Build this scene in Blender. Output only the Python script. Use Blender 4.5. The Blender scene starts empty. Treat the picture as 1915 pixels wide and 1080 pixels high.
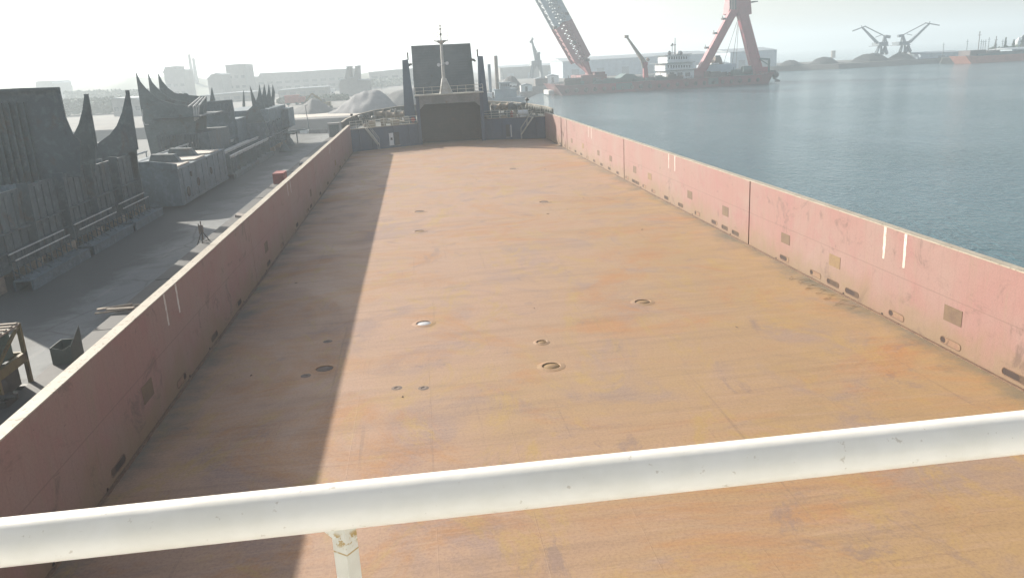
import bpy, math, random
from mathutils import Vector, Matrix
random.seed(7)
R_ = math.radians
scene = bpy.context.scene
COL = scene.collection

# ------------------------------------------------------------------ camera
F_PX, PITCH, YAW, ROLL = 1500.0, 0.2743, 0.10347, -0.05469
CAM = Vector((-4.58, 0.0, 11.0))
PW, PH = 1915.0, 1080.0
fw = Vector((math.sin(YAW)*math.cos(PITCH), math.cos(YAW)*math.cos(PITCH), -math.sin(PITCH)))
rt = Vector((math.cos(YAW), -math.sin(YAW), 0))
up = rt.cross(fw)
rt, up = rt*math.cos(ROLL)+up*math.sin(ROLL), -rt*math.sin(ROLL)+up*math.cos(ROLL)
cd = bpy.data.cameras.new("camera"); cam = bpy.data.objects.new("camera", cd); COL.objects.link(cam)
cd.sensor_width = 36; cd.lens = F_PX/PW*36; cd.clip_start = .05; cd.clip_end = 20000
m = Matrix((rt, up, -fw)).transposed().to_4x4(); m.translation = CAM
cam.matrix_world = m
scene.camera = cam

# ------------------------------------------------------------------ light
SUN_DIR = Vector((-1.59, 1.78, 1.02)).normalized()       # towards the sun
ELEV = math.asin(SUN_DIR.z); AZ = math.atan2(SUN_DIR.x, SUN_DIR.y)
w = bpy.data.worlds.new("World"); scene.world = w; w.use_nodes = True
nt = w.node_tree; nt.nodes.clear()
sky = nt.nodes.new("ShaderNodeTexSky"); sky.sky_type = 'NISHITA'; sky.sun_disc = False
sky.sun_elevation = ELEV; sky.sun_rotation = AZ; sky.air_density = 1.0; sky.dust_density = 2.2; sky.ozone_density = 1.0
bg = nt.nodes.new("ShaderNodeBackground"); bg.inputs[1].default_value = 0.085
wo = nt.nodes.new("ShaderNodeOutputWorld")
hs = nt.nodes.new("ShaderNodeHueSaturation"); hs.inputs['Saturation'].default_value = .6
nt.links.new(sky.outputs[0], hs.inputs['Color']); nt.links.new(hs.outputs[0], bg.inputs[0]); nt.links.new(bg.outputs[0], wo.inputs[0])
sl = bpy.data.lights.new("sun", 'SUN'); sl.energy = 4.7; sl.angle = R_(.8); sl.color = (1.0, .93, .82)
so = bpy.data.objects.new("sun", sl); COL.objects.link(so)
so.rotation_euler = (-SUN_DIR).to_track_quat('-Z', 'Y').to_euler(); so.location = (-60, 60, 60)
scene.view_settings.view_transform = 'Standard'; scene.view_settings.look = 'None'
scene.view_settings.exposure = 1.15; scene.view_settings.gamma = 1.0
scene.cycles.use_denoising = True
scene.cycles.volume_bounces = 1
scene.cycles.max_bounces = 8
HAZE_DENSITY = 0.00095
WATER_Z = -2.6

# ------------------------------------------------------------------ geometry helpers
def ray(px, py): return fw*F_PX + rt*(px-PW/2) - up*(py-PH/2)
def on(px, py, ax, v):
    d = ray(px, py); return CAM + d*((v-CAM[ax])/d[ax])
def at_x(px, py, v): return on(px, py, 0, v)
def at_y(px, py, v): return on(px, py, 1, v)
def at_z(px, py, v=0.0): return on(px, py, 2, v)

class MB:
    def __init__(s): s.v = []; s.f = []; s.s = []
    def add(s, vs, fs, smooth=False):
        o = len(s.v); s.v += [Vector(p) for p in vs]
        for f in fs: s.f.append([i+o for i in f]); s.s.append(smooth)
        return s
    def hexa(s, a, b):       # two quads (loops in the same order)
        return s.add(list(a)+list(b), [(3,2,1,0),(4,5,6,7),(0,1,5,4),(1,2,6,5),(2,3,7,6),(3,0,4,7)])
    def box(s, x0, x1, y0, y1, z0, z1):
        return s.hexa([(x0,y0,z0),(x1,y0,z0),(x1,y1,z0),(x0,y1,z0)], [(x0,y0,z1),(x1,y0,z1),(x1,y1,z1),(x0,y1,z1)])
    def bar(s, p, q, w_, h=None, w2=None, h2=None, ref=(0,0,1), spin=0):
        p = Vector(p); q = Vector(q); h = h or w_; w2 = w2 or w_; h2 = h2 or h
        d = (q-p).normalized(); ref = Vector(ref)
        if abs(d.dot(ref)) > .98: ref = Vector((0,1,0))
        a = d.cross(ref).normalized(); b = a.cross(d)
        if spin: a, b = a*math.cos(spin)+b*math.sin(spin), b*math.cos(spin)-a*math.sin(spin)
        A = [p+a*(sx*w_/2)+b*(sy*h/2) for sx, sy in ((-1,-1),(1,-1),(1,1),(-1,1))]
        B = [q+a*(sx*w2/2)+b*(sy*h2/2) for sx, sy in ((-1,-1),(1,-1),(1,1),(-1,1))]
        return s.hexa(A, B)
    def tube(s, p, q, r, r2=None, n=10, caps=True):
        p = Vector(p); q = Vector(q); r2 = r if r2 is None else r2
        d = (q-p).normalized(); ref = Vector((0,0,1)) if abs(d.z) < .95 else Vector((0,1,0))
        a = d.cross(ref).normalized(); b = a.cross(d)
        vs = []
        for c, rr in ((p, r), (q, r2)):
            for i in range(n):
                t = 2*math.pi*i/n; vs.append(c+a*(rr*math.cos(t))+b*(rr*math.sin(t)))
        s.add(vs, [(i, (i+1) % n, n+(i+1) % n, n+i) for i in range(n)], True)
        if caps: s.add(vs, [tuple(range(n-1, -1, -1)), tuple(range(n, 2*n))])
        return s
    def path(s, pts, r, n=8):
        for a, b in zip(pts, pts[1:]): s.tube(a, b, r, n=n)
        return s
    def prism(s, pts, off):   # coplanar loop pushed along off
        pts = [Vector(p) for p in pts]; off = Vector(off); n = len(pts)
        return s.add(pts+[p+off for p in pts], [tuple(range(n)), tuple(range(2*n-1, n-1, -1))]+[(i, i+n, (i+1) % n+n, (i+1) % n) for i in range(n)])
    def slab(s, px, Y, depth):  # outline in the plane y=Y, real thickness along y
        return s.prism([at_y(x, y, Y) for x, y in px], (0, depth, 0))
    def lathe(s, c, prof, n=16, axis=(0,0,1), smooth=True):
        c = Vector(c); d = Vector(axis).normalized(); ref = Vector((0,0,1)) if abs(d.z) < .95 else Vector((0,1,0))
        a = d.cross(ref).normalized(); b = a.cross(d); vs = []
        for r, z in prof:
            for i in range(n):
                t = 2*math.pi*i/n; vs.append(c+d*z+a*(r*math.cos(t))+b*(r*math.sin(t)))
        k = len(prof)
        s.add(vs, [(j*n+i, j*n+(i+1) % n, (j+1)*n+(i+1) % n, (j+1)*n+i) for j in range(k-1) for i in range(n)], smooth)
        s.add(vs, [tuple(range(n-1, -1, -1)), tuple(range((k-1)*n, k*n))])
        return s
    def build(s, name, mat, parent=None, loc=None, label=None):
        base = Vector(loc) if loc is not None else (world_loc(parent) if parent else Vector((0,0,0)))
        me = bpy.data.meshes.new(name); me.from_pydata([p-base for p in s.v], [], s.f)
        me.polygons.foreach_set("use_smooth", s.s); me.update()
        import bmesh
        bm = bmesh.new(); bm.from_mesh(me); bmesh.ops.recalc_face_normals(bm, faces=bm.faces); bm.to_mesh(me); bm.free()
        me.materials.append(mat)
        o = bpy.data.objects.new(name, me); COL.objects.link(o)
        if parent:
            o.parent = parent; o.location = base-world_loc(parent)
        else: o.location = base
        if label: o['label'] = label
        return o
def world_loc(o):
    l = Vector(o.location)
    while o.parent: o = o.parent; l = l+Vector(o.location)
    return l
def thing(name, label, cat, loc, group=None):
    o = bpy.data.objects.new(name, None); COL.objects.link(o); o.location = Vector(loc); o.empty_display_size = .3
    o['label'] = label; o['category'] = cat
    if group: o['group'] = group
    return o
def tag(o, label, cat, group=None):
    o['label'] = label; o['category'] = cat
    if group: o['group'] = group
    return o
def kind(o, k): o['kind'] = k; return o
def dup(o, parent=None, dloc=(0,0,0)):
    c = o.copy(); COL.objects.link(c); c.parent = parent
    c.location = Vector(o.location)+Vector(dloc)
    for ch in list(o.children):
        dup(ch, c)
    return c

# ------------------------------------------------------------------ material helpers
class N:
    def __init__(s, name):
        s.m = bpy.data.materials.new(name); s.m.use_nodes = True; s.t = s.m.node_tree
        s.b = s.t.nodes["Principled BSDF"]; s.L = s.t.links
    def n(s, typ, **kw):
        x = s.t.nodes.new(typ)
        for k, v in kw.items(): setattr(x, k, v)
        return x
    def pos(s, world=False, scale=(1,1,1)):
        src = s.n("ShaderNodeNewGeometry").outputs['Position'] if world else s.n("ShaderNodeTexCoord").outputs['Object']
        mp = s.n("ShaderNodeMapping"); mp.inputs['Scale'].default_value = scale
        s.L.new(src, mp.inputs[0]); return mp.outputs[0]
    def noise(s, vec, scale, detail=4, rough=.55, dist=0):
        x = s.n("ShaderNodeTexNoise"); x.inputs['Scale'].default_value = scale; x.inputs['Detail'].default_value = detail
        x.inputs['Roughness'].default_value = rough; x.inputs['Distortion'].default_value = dist
        s.L.new(vec, x.inputs['Vector']); return x.outputs['Fac']
    def ramp(s, fac, a, b, lo=0, hi=1):
        x = s.n("ShaderNodeMapRange"); x.interpolation_type = 'SMOOTHSTEP'
        for i, v in zip(('From Min','From Max','To Min','To Max'), (a, b, lo, hi)): x.inputs[i].default_value = v
        s.L.new(fac, x.inputs[0]); return x.outputs[0]
    def mix(s, fac, a, b, mode='MIX'):
        x = s.n("ShaderNodeMix", data_type='RGBA', blend_type=mode)
        for sock, v in ((x.inputs[0], fac), (x.inputs[6], a), (x.inputs[7], b)):
            if isinstance(v, (int, float)): sock.default_value = v
            elif isinstance(v, tuple): sock.default_value = (*v, 1) if len(v) == 3 else v
            else: s.L.new(v, sock)
        return x.outputs[2]
    def math(s, op, a, b=None):
        x = s.n("ShaderNodeMath", operation=op)
        for sock, v in ((x.inputs[0], a), (x.inputs[1], b)):
            if v is None: continue
            if isinstance(v, (int, float)): sock.default_value = v
            else: s.L.new(v, sock)
        return x.outputs[0]
    def sep(s, vec):
        x = s.n("ShaderNodeSeparateXYZ"); s.L.new(vec, x.inputs[0]); return x.outputs
    def bump(s, h, strength, dist=.02):
        x = s.n("ShaderNodeBump"); x.inputs['Strength'].default_value = strength; x.inputs['Distance'].default_value = dist
        s.L.new(h, x.inputs['Height']); s.L.new(x.outputs[0], s.b.inputs['Normal']); return x
    def out(s, col, rough=.7, metal=0.0, spec=None):
        if isinstance(col, tuple): s.b.inputs['Base Color'].default_value = (*col, 1)
        else: s.L.new(col, s.b.inputs['Base Color'])
        if isinstance(rough, (int, float)): s.b.inputs['Roughness'].default_value = rough
        else: s.L.new(rough, s.b.inputs['Roughness'])
        s.b.inputs['Metallic'].default_value = metal
        if spec is not None: s.b.inputs['Specular IOR Level'].default_value = spec
        return s.m

def paint(name, c1, c2=None, scale=.6, rough=.65, rust=None, amount=.45, rscale=1.2, stretch=(1,1,1), bump=.15, fine=8, metal=0, speck=None):
    """weathered surface: two tones in blotches, fine grain, optional rust / dirt patches (stretched for streaks)"""
    k = N(name); v = k.pos(); c2 = c2 or tuple(x*.7 for x in c1)
    a = k.mix(k.ramp(k.noise(v, scale, 5, .6, .4), .32, .68), c1, c2)
    g = k.noise(v, scale*fine, 4, .65)
    a = k.mix(k.ramp(g, .3, .75, 0, .45), a, tuple(x*.62 for x in c2))
    if rust:
        vs = k.pos(scale=stretch)
        r = k.ramp(k.noise(vs, rscale, 7, .68, .6), 1-amount, 1-amount+.13)
        a = k.mix(k.math('MULTIPLY', r, .85), a, rust)
    if speck:
        p = k.noise(v, speck[1], 6, .72, .3); a = k.mix(k.ramp(p, .48, .68, 0, speck[2]), a, speck[0])
        p2 = k.noise(v, speck[1]*.45, 5, .7, .6); a = k.mix(k.ramp(p2, .54, .72, 0, .5), a, tuple(x*.25 for x in speck[0]))
    if bump: k.bump(g, bump, .03)
    return k.out(a, rough, metal)

# ---- own materials
def mat_deck():
    k = N("rusty_deck_plate"); v = k.pos(True); xyz = k.sep(v)
    big = k.noise(v, .045, 5, .62, 1.0); mid = k.noise(v, .17, 7, .66, 1.1)
    # broad areas: tan to the left and far off, ochre wash towards the right and the bridge
    side = k.math('ADD', k.math('MULTIPLY', xyz[0], .030), k.math('ADD', k.math('MULTIPLY', xyz[1], -.007), k.math('MULTIPLY', big, 1.7)))
    c = k.mix(k.ramp(side, .35, 1.05), (0.362,0.222,0.143), (0.335,0.215,0.097))
    c = k.mix(k.ramp(mid, .49, .64, 0, .55), c, (0.236,0.173,0.163))            # mauve worn plate
    vo = k.pos(True, (.09,.13,1))
    c = k.mix(k.ramp(k.noise(vo, 1.0, 7, .74, 1.6), .48, .66, 0, .85), c, (0.362,0.173,0.063))   # fresh orange rust
    vy = k.pos(True, (.26,.12,1))
    c = k.mix(k.ramp(k.noise(vy, 1.3, 7, .76, 1.8), .50, .66, 0, .80), c, (0.362,0.231,0.075))   # yellow wash marks
    vg = k.pos(True, (.30,.20,1))
    c = k.mix(k.ramp(k.noise(vg, 1.0, 7, .74, 1.2), .57, .68, 0, .6), c, (0.194,0.135,0.119))   # scuffed grey-brown
    # ragged scrubbing streaks across the ship
    vs = k.pos(True, (.09,1.3,1)); st = k.noise(vs, 1.0, 7, .76, .5)
    c = k.mix(k.ramp(st, .46, .70, 0, .34), c, (0.173,0.108,0.073))
    vs2 = k.pos(True, (.30,3.6,1)); st2 = k.noise(vs2, 1.0, 6, .78, .6)
    c = k.mix(k.ramp(st2, .48, .70, 0, .42), c, (0.404,0.264,0.176))
    # drag marks along the ship, sharp
    vl = k.pos(True, (3.0,.07,1)); c = k.mix(k.ramp(k.noise(vl, 1.0, 5, .7, .3), .62, .70, 0, .30), c, (0.157,0.102,0.073))
    # fine scratches
    vx = k.pos(True, (1.0,7.0,1)); c = k.mix(k.ramp(k.noise(vx, 1.2, 6, .8, 1.5), .64, .70, 0, .35), c, (0.135,0.088,0.066))
    vz = k.pos(True, (6.0,1.2,1)); c = k.mix(k.ramp(k.noise(vz, 1.0, 6, .8, 1.5), .66, .72, 0, .35), c, (0.419,0.292,0.194))
    # dark wet spots and dents
    c = k.mix(k.ramp(k.noise(v, .8, 6, .74, .5), .66, .73, 0, .45), c, (0.131,0.092,0.066))
    g = k.noise(v, 11, 6, .76); c = k.mix(k.ramp(g, .36, .74, 0, .42), c, (0.131,0.077,0.051))
    # grey-green scum left in the gutters along both walls
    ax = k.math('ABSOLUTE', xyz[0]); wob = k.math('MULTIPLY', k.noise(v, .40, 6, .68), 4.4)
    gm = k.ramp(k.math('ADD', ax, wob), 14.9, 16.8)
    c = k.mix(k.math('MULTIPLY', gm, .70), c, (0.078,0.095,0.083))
    # welded plate seams
    sw = k.n("ShaderNodeCombineXYZ"); k.L.new(xyz[1], sw.inputs[0]); k.L.new(xyz[0], sw.inputs[1])
    br = k.n("ShaderNodeTexBrick"); br.offset = .5; br.inputs['Scale'].default_value = 1
    br.inputs['Brick Width'].default_value = 9.6; br.inputs['Row Height'].default_value = 2.47; br.inputs['Mortar Size'].default_value = .010
    br.inputs['Mortar Smooth'].default_value = .6
    for i, q in (('Color1', (1,1,1,1)), ('Color2', (.97,.97,.97,1)), ('Mortar', (.80,.74,.68,1))): br.inputs[i].default_value = q
    k.L.new(sw.outputs[0], br.inputs['Vector'])
    c = k.mix(k.ramp(k.noise(v, .3, 4, .6), .4, .65, .0, .7), c, br.outputs['Color'], 'MULTIPLY')
    h = k.math('ADD', k.math('MULTIPLY', g, .35), k.math('ADD', k.math('MULTIPLY', mid, 1.8), k.math('MULTIPLY', br.outputs['Fac'], .5)))
    k.bump(h, .30, .05)
    return k.out(c, k.ramp(mid, .3, .7, .58, .85))

def mat_wall():
    k = N("faded_red_bulwark_paint"); v = k.pos(True); xyz = k.sep(v)
    c = k.mix(k.ramp(k.noise(v, .22, 5, .6, .6), .34, .66), (0.257,0.132,0.118), (0.251,0.163,0.141))
    c = k.mix(k.ramp(k.noise(v, .6, 5, .65, .3), .52, .70, 0, .55), c, (0.251,0.105,0.105))
    vs = k.pos(True, (1,1.6,.22)); c = k.mix(k.ramp(k.noise(vs, 1.1, 6, .7, .4), .52, .74, 0, .6), c, (0.214,0.158,0.112))     # runs of dirt
    # ochre scale and dust splashed up from the deck
    wob = k.math('MULTIPLY', k.noise(v, .5, 6, .66, .5), 3.4)
    dm = k.ramp(k.math('SUBTRACT', wob, xyz[2]), .0, 1.9)
    c = k.mix(k.math('MULTIPLY', dm, .78), c, (0.185,0.132,0.067))
    vd = k.pos(True, (1,3,1)); c = k.mix(k.ramp(k.noise(vd, 2.2, 8, .75, 2.4), .60, .66, 0, .5), c, (0.131,0.074,0.059))        # scrapes
    vk = k.pos(True, (1,.8,1.1)); c = k.mix(k.ramp(k.noise(vk, .75, 7, .72, .8), .55, .70, 0, .62), c, (0.073,0.046,0.037))      # grey-brown smudges where cargo rubbed
    vf = k.pos(True, (1,1.1,.5)); c = k.mix(k.ramp(k.noise(vf, .9, 7, .75, 1.0),   .58, .70, 0, .42), c, (0.206,0.131,0.114))     # chalky faded paint
    vh = k.pos(True, (1,1.5,6)); c = k.mix(k.ramp(k.noise(vh, 1.6, 6, .8, 1.6), .62, .67, 0, .6), c, (0.064,0.032,0.026))      # long scratches
    # thin horizontal weld
    wz = k.math('ABSOLUTE', k.math('SUBTRACT', xyz[2], 1.93)); c = k.mix(k.ramp(wz, .012, .03, .4, 0), c, (0.116,0.068,0.052))
    # vertical frame lines showing faintly through the plate
    wv = k.n("ShaderNodeTexWave"); wv.wave_type = 'BANDS'; wv.bands_direction = 'Y'; wv.inputs['Scale'].default_value = .42; wv.inputs['Distortion'].default_value = .6
    k.L.new(v, wv.inputs['Vector']); c = k.mix(k.ramp(wv.outputs['Fac'], .93, 1, 0, .12), c, (0.145,0.090,0.063))
    g = k.noise(v, 16, 4, .7); c = k.mix(k.ramp(g, .3, .75, 0, .3), c, (0.145,0.084,0.069))
    k.bump(k.math('ADD', g, k.math('MULTIPLY', k.noise(v, .8, 3), 3)), .2, .03)
    return k.out(c, .62)

def mat_water():
    k = N("harbour_water"); v = k.pos(True)
    v1 = k.pos(True, (1,.55,1)); a = k.noise(v1, .95, 4, .62, .3); b = k.noise(k.pos(True, (1,.7,1)), 2.8, 3, .6); d = k.noise(v, .05, 3, .5)
    d2 = k.noise(k.pos(True, (1,.35,1)), .022, 4, .6, .8); amp = k.math('MULTIPLY', k.ramp(d, .3, .7, .65, 1), k.ramp(d2, .36, .60, .6, 1))
    h = k.math('MULTIPLY', k.math('ADD', a, k.math('MULTIPLY', b, .55)), amp)
    k.bump(h, 1.0, .44)
    c = k.mix(k.ramp(d, .35, .65), (.058,.118,.136), (.068,.130,.146))
    k.b.inputs['IOR'].default_value = 1.333
    return k.out(c, .09, 0, .5)

def mat_quay():
    k = N("worn_concrete_quay"); v = k.pos(True)
    c = k.mix(k.ramp(k.noise(v, .09, 6, .62, .8), .36, .64), (0.157,0.166,0.162), (0.105,0.118,0.125))
    c = k.mix(k.ramp(k.noise(v, .35, 7, .7, 1.2), .52, .68, 0, .7), c, (0.057,0.063,0.065))
    vl = k.pos(True, (1.5,.12,1)); c = k.mix(k.ramp(k.noise(vl, 1, 5, .6, .3), .56, .76, 0, .6), c, (0.201,0.202,0.183))
    vc = k.n("ShaderNodeTexVoronoi", feature='DISTANCE_TO_EDGE'); vc.inputs['Scale'].default_value = .18
    nz = k.n("ShaderNodeTexNoise"); nz.inputs['Scale'].default_value = .7; k.L.new(v, nz.inputs['Vector']); off = k.mix(.5, v, nz.outputs['Color'], 'ADD')
    k.L.new(off, vc.inputs['Vector'])
    c = k.mix(k.ramp(vc.outputs['Distance'], .0, .02, .6, 0), c, (0.035,0.039,0.042))
    mk = k.math('ADD', k.math('MULTIPLY', k.sep(v)[0], -1.0), k.math('MULTIPLY', k.noise(v, .22, 6, .7, .6), 9.0)); c = k.mix(k.ramp(mk, 25.8, 28.6, 0, .93), c, (0.035,0.041,0.042))   # shade along the foot of the blocks, put into the colour
    g = k.noise(v, 9, 4, .7); c = k.mix(k.ramp(g, .3, .75, 0, .35), c, (0.065,0.070,0.070))
    k.bump(g, .3, .03)
    return k.out(c, .8)

def mat_rail():
    k = N("white_gloss_rail_paint"); v = k.pos(True); xyz = k.sep(v)
    c = k.mix(k.ramp(k.noise(v, 9, 4, .6), .35, .7), (.72,.70,.65), (.66,.64,.58))
    c = k.mix(k.ramp(k.noise(v, 60, 3, .6), .66, .72, 0, .5), c, (.38,.32,.24))
    k.bump(k.noise(v, 55, 4, .6), .12, .004)
    return k.out(c, .38)

def mat_rail_post():
    k = N("white_post_paint_with_rust"); v = k.pos(True); xyz = k.sep(v)
    c = k.mix(k.ramp(k.noise(v, 20, 4, .6), .35, .7), (.64,.625,.56), (.57,.55,.48))
    near = k.ramp(k.math('ABSOLUTE', k.math('SUBTRACT', xyz[2], 10.352)), .004, .016, 1, 0)
    line = k.ramp(k.math('ABSOLUTE', k.math('SUBTRACT', xyz[2], 10.331)), .0005, .002, 1, 0)
    r = k.ramp(k.noise(v, 75, 4, .6, .4), .50, .58)
    f = k.math('MAXIMUM', k.math('MULTIPLY', near, r), k.math('MULTIPLY', line, k.ramp(k.noise(v, 60, 3), .35, .5)))
    c = k.mix(k.math('MULTIPLY', f, .85), c, (.36,.22,.03))
    return k.out(c, .45)

def mat_cap():
    k = N("chipped_cream_cap"); v = k.pos(True)
    c = k.mix(k.ramp(k.noise(v, .8, 5, .6), .35, .7), (.372,.329,.260), (.310,.267,.205))
    c = k.mix(k.ramp(k.noise(v, 7, 6, .75, .5), .54, .64, 0, .85), c, (.136,.105,.074))
    return k.out(c, .7)

def mat_ramp():
    k = N("grey_ribbed_ramp"); v = k.pos(True); xyz = k.sep(v)
    c = k.mix(k.ramp(k.noise(v, .35, 5, .6, .5), .35, .66), (.105,.135,.150), (.150,.180,.195))
    c = k.mix(k.ramp(k.noise(v, .6, 6, .7, .8), .56, .70, 0, .7), c, (.10,.08,.065))
    g = k.noise(v, 6, 5, .7); c = k.mix(k.ramp(g, .5, .78, 0, .5), c, (.19,.20,.20))
    k.bump(g, .3, .05)
    return k.out(c, .7)

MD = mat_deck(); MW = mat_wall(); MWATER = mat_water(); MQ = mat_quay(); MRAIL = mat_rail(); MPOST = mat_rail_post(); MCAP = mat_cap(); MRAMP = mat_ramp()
M = dict(
 hull=paint("dark_hull_paint", (.05,.055,.06), (.07,.06,.055), .3, .6, (.16,.08,.04), .4),
 bulkhead=paint("blue_grey_bulkhead", (0.040,0.068,0.118), (0.054,0.072,0.108), .35, .65, (0.086,0.080,0.067), .40, .8, (1,1,.35)),
 postblue=paint("dark_blue_post", (.045,.085,.14), (.06,.10,.15), .5, .6, (.13,.10,.085), .34, 1.2, (1,1,.3)),
 portal=paint("grey_portal_frame", (.225,.217,.203), (.150,.150,.143), .5, .7, (.135,.075,.045), .42),
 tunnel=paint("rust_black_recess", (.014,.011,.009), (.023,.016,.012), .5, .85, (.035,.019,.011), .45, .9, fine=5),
 bow=paint("dark_green_deck_gear", (.07,.085,.08), (.11,.115,.10), .8, .7, (.16,.09,.05), .42),
 gear=paint("grey_winch_paint", (.24,.25,.235), (.16,.17,.16), 1.2, .6, (.20,.11,.06), .42),
 gearbuff=paint("buff_winch_paint", (.36,.31,.22), (.24,.20,.15), 1.2, .6, (.22,.11,.05), .45),
 railing=paint("pale_railing_paint", (.58,.56,.48), (.44,.42,.35), 1.5, .6, (.25,.14,.07), .35),
 mast=paint("white_mast_paint", (.62,.61,.57), (.45,.44,.41), 1.0, .55, (.30,.18,.09), .36, 1.5, (1,1,.4)),
 white=paint("white_paint", (.75,.75,.73), (.62,.62,.60), 1.0, .5),
 stripe=paint("white_draught_stripe", (.62,.61,.57), (.52,.46,.40), 1.5, .6, (.30,.18,.14), .47, 3.5),
 seam=paint("dark_joint", (.036,.025,.021), (.060,.036,.030), 2, .9),
 plate=paint("brown_access_plate", (.120,.075,.051), (.156,.102,.060), 1.8, .8, (.060,.036,.024), .4, 3),
 plate2=paint("ochre_access_plate", (.240,.162,.078), (.198,.126,.066), 1.8, .8, (.120,.066,.036), .36, 3),
 slotdark=paint("shaded_slot_back", (.060,.039,.027), (.096,.060,.039), 2, .9),
 slotlight=paint("dusty_slot_shutter", (.252,.168,.096), (.216,.120,.084), 2, .85, (.072,.042,.027), .42, 2.5),
 slotrim=paint("slot_rim", (.198,.120,.072), (.120,.072,.048), 2, .8),
 cover=paint("yellow_rust_cover", (.258,.162,.048), (.204,.120,.054), 2, .8),
 coverdark=paint("dark_deck_recess", (.122,.095,.082), (.190,.136,.102), 2, .85),
 coverwet=paint("wet_white_cover", (.62,.62,.63), (.45,.44,.44), 4, .3),
 red=paint("signal_red", (.34,.045,.035), (.24,.04,.03), 1, .6),
 black=paint("black_steel", (.025,.025,.025), (.05,.045,.04), 2, .6),
 lens=paint("lamp_glass", (.75,.78,.80), (.6,.63,.66), 3, .2),
 # quay
 steel=paint("primed_dark_steel", (0.053,0.077,0.089), (0.075,0.100,0.110), .45, .7, (0.082,0.067,0.054), .47, .55, (1,1,.7), fine=3.2, speck=((.125,.155,.165),1.7,.55)),
 steelb=paint("blue_grey_primer", (0.092,0.139,0.170), (0.068,0.100,0.120), .5, .65, (0.048,0.050,0.044), .40, .7, (1,1,.5), speck=((.17,.21,.235),1.7,.5)),
 steelg=paint("grey_green_primer", (0.073,0.106,0.110), (0.097,0.129,0.133), .5, .7, (0.082,0.070,0.057), .45, .6, speck=((.14,.17,.178),1.7,.5)),
 pipe=paint("pale_rail_pipe", (.46,.47,.46), (.33,.34,.33), 1.5, .5),
 timber=paint("weathered_timber", (.33,.27,.20), (.22,.18,.14), 1.5, .85),
 kerb=paint("tarry_kerb", (.034,.035,.036), (.054,.054,.052), .6, .75),
 boxgreen=paint("dull_green_box", (.06,.085,.075), (.085,.095,.08), 1.2, .7, (.16,.09,.05), .4),
 yellow=paint("faded_yellow_steel", (.170,.135,.043), (.130,.100,.040), 1.5, .65, (.070,.040,.020), .48),
 teal=paint("teal_machine_paint", (.049,.112,.098), (.042,.077,.070), 1.2, .55, (.084,.056,.035), .4),
 sand=paint("pale_cream_surface", (.52,.47,.40), (.40,.35,.30), 1, .8),
 # far things
 land=paint("dusty_yard_ground", (.126,.119,.108), (.093,.089,.086), .03, .95, (.060,.056,.054), .45, .05, bump=.1),
 shore=paint("dark_rock_bank", (.055,.052,.050), (.080,.076,.069), .25, .95),
 coal=paint("coal_heap", (.030,.031,.034), (.05,.05,.052), .15, .95, bump=.5),
 gravel=paint("pale_gravel_heap", (0.194,0.195,0.205), (0.152,0.152,0.158), .3, .95, bump=.6),
 gravel2=paint("grey_gravel_heap", (0.135,0.134,0.134), (0.099,0.099,0.101), .3, .95, bump=.6),
 shed=paint("pale_blue_sheeting", (.42,.50,.55), (.36,.44,.50), .05, .6),
 shedroof=paint("grey_sheet_roof", (.22,.26,.29), (.28,.31,.33), .05, .6),
 concrete=paint("far_concrete", (.256,.248,.240), (.200,.196,.192), .08, .85),
 glassdark=paint("dark_glazing", (.05,.06,.07), (.08,.09,.10), .5, .25),
 vred=paint("crane_red", (.31,.035,.060), (.25,.04,.055), .12, .55, (.17,.04,.045), .35, .3),
 vgrey=paint("boom_pale_grey", (0.323,0.368,0.405), (0.262,0.304,0.337), .15, .55),
 vboom=paint("boom_dull_red", (0.299,0.091,0.112), (0.234,0.077,0.098), .12, .55, (0.169,0.070,0.077), .35, .3),
 vpanel=paint("faded_red_hull_band", (.22,.035,.045), (.17,.03,.04), .1, .6, (.09,.04,.045), .42, .2),
 vhull=paint("dark_red_hull", (0.189,0.039,0.046), (0.121,0.046,0.052), .1, .6, (0.068,0.065,0.072), .42, .2),
 vteal=paint("teal_deck_gear", (.05,.12,.12), (.07,.09,.095), .2, .6),
 vwhite=paint("ship_white", (.70,.73,.74), (.60,.63,.65), .2, .5),
 vdark=paint("dark_deck_gear", (.05,.045,.05), (.08,.06,.06), .3, .7),
 craneblue=paint("grey_blue_crane_paint", (.13,.17,.20), (.17,.20,.22), .2, .6),
 spud=paint("brown_pile_steel", (.20,.15,.11), (.14,.11,.09), .3, .8),
 spudblue=paint("blue_pile_paint", (.12,.19,.26), (.10,.15,.20), .3, .6),
 boatblue=paint("boat_blue_grey", (.20,.27,.32), (.15,.20,.24), .3, .6),
 hullred=paint("orange_red_hull", (.50,.20,.14), (.42,.17,.12), .05, .6),
 tank=paint("white_tank", (.78,.79,.79), (.70,.71,.71), .1, .5),
 bark=paint("bark", (.10,.075,.05), (.06,.05,.04), 2, .9),
 leaf=paint("conifer_leaf", (.035,.065,.035), (.05,.085,.045), .6, .9, bump=0),
 hill=paint("far_wooded_hill", (.06,.085,.06), (.09,.105,.075), .02, .95),
)

# ------------------------------------------------------------------ setting
wm = MB(); E_ = 3300
wm.add([(-E_,-400,WATER_Z),(E_,-400,WATER_Z),(E_,E_,WATER_Z),(-E_,E_,WATER_Z)], [(0,1,2,3)])
kind(wm.build("water", MWATER), 'structure')

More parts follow.
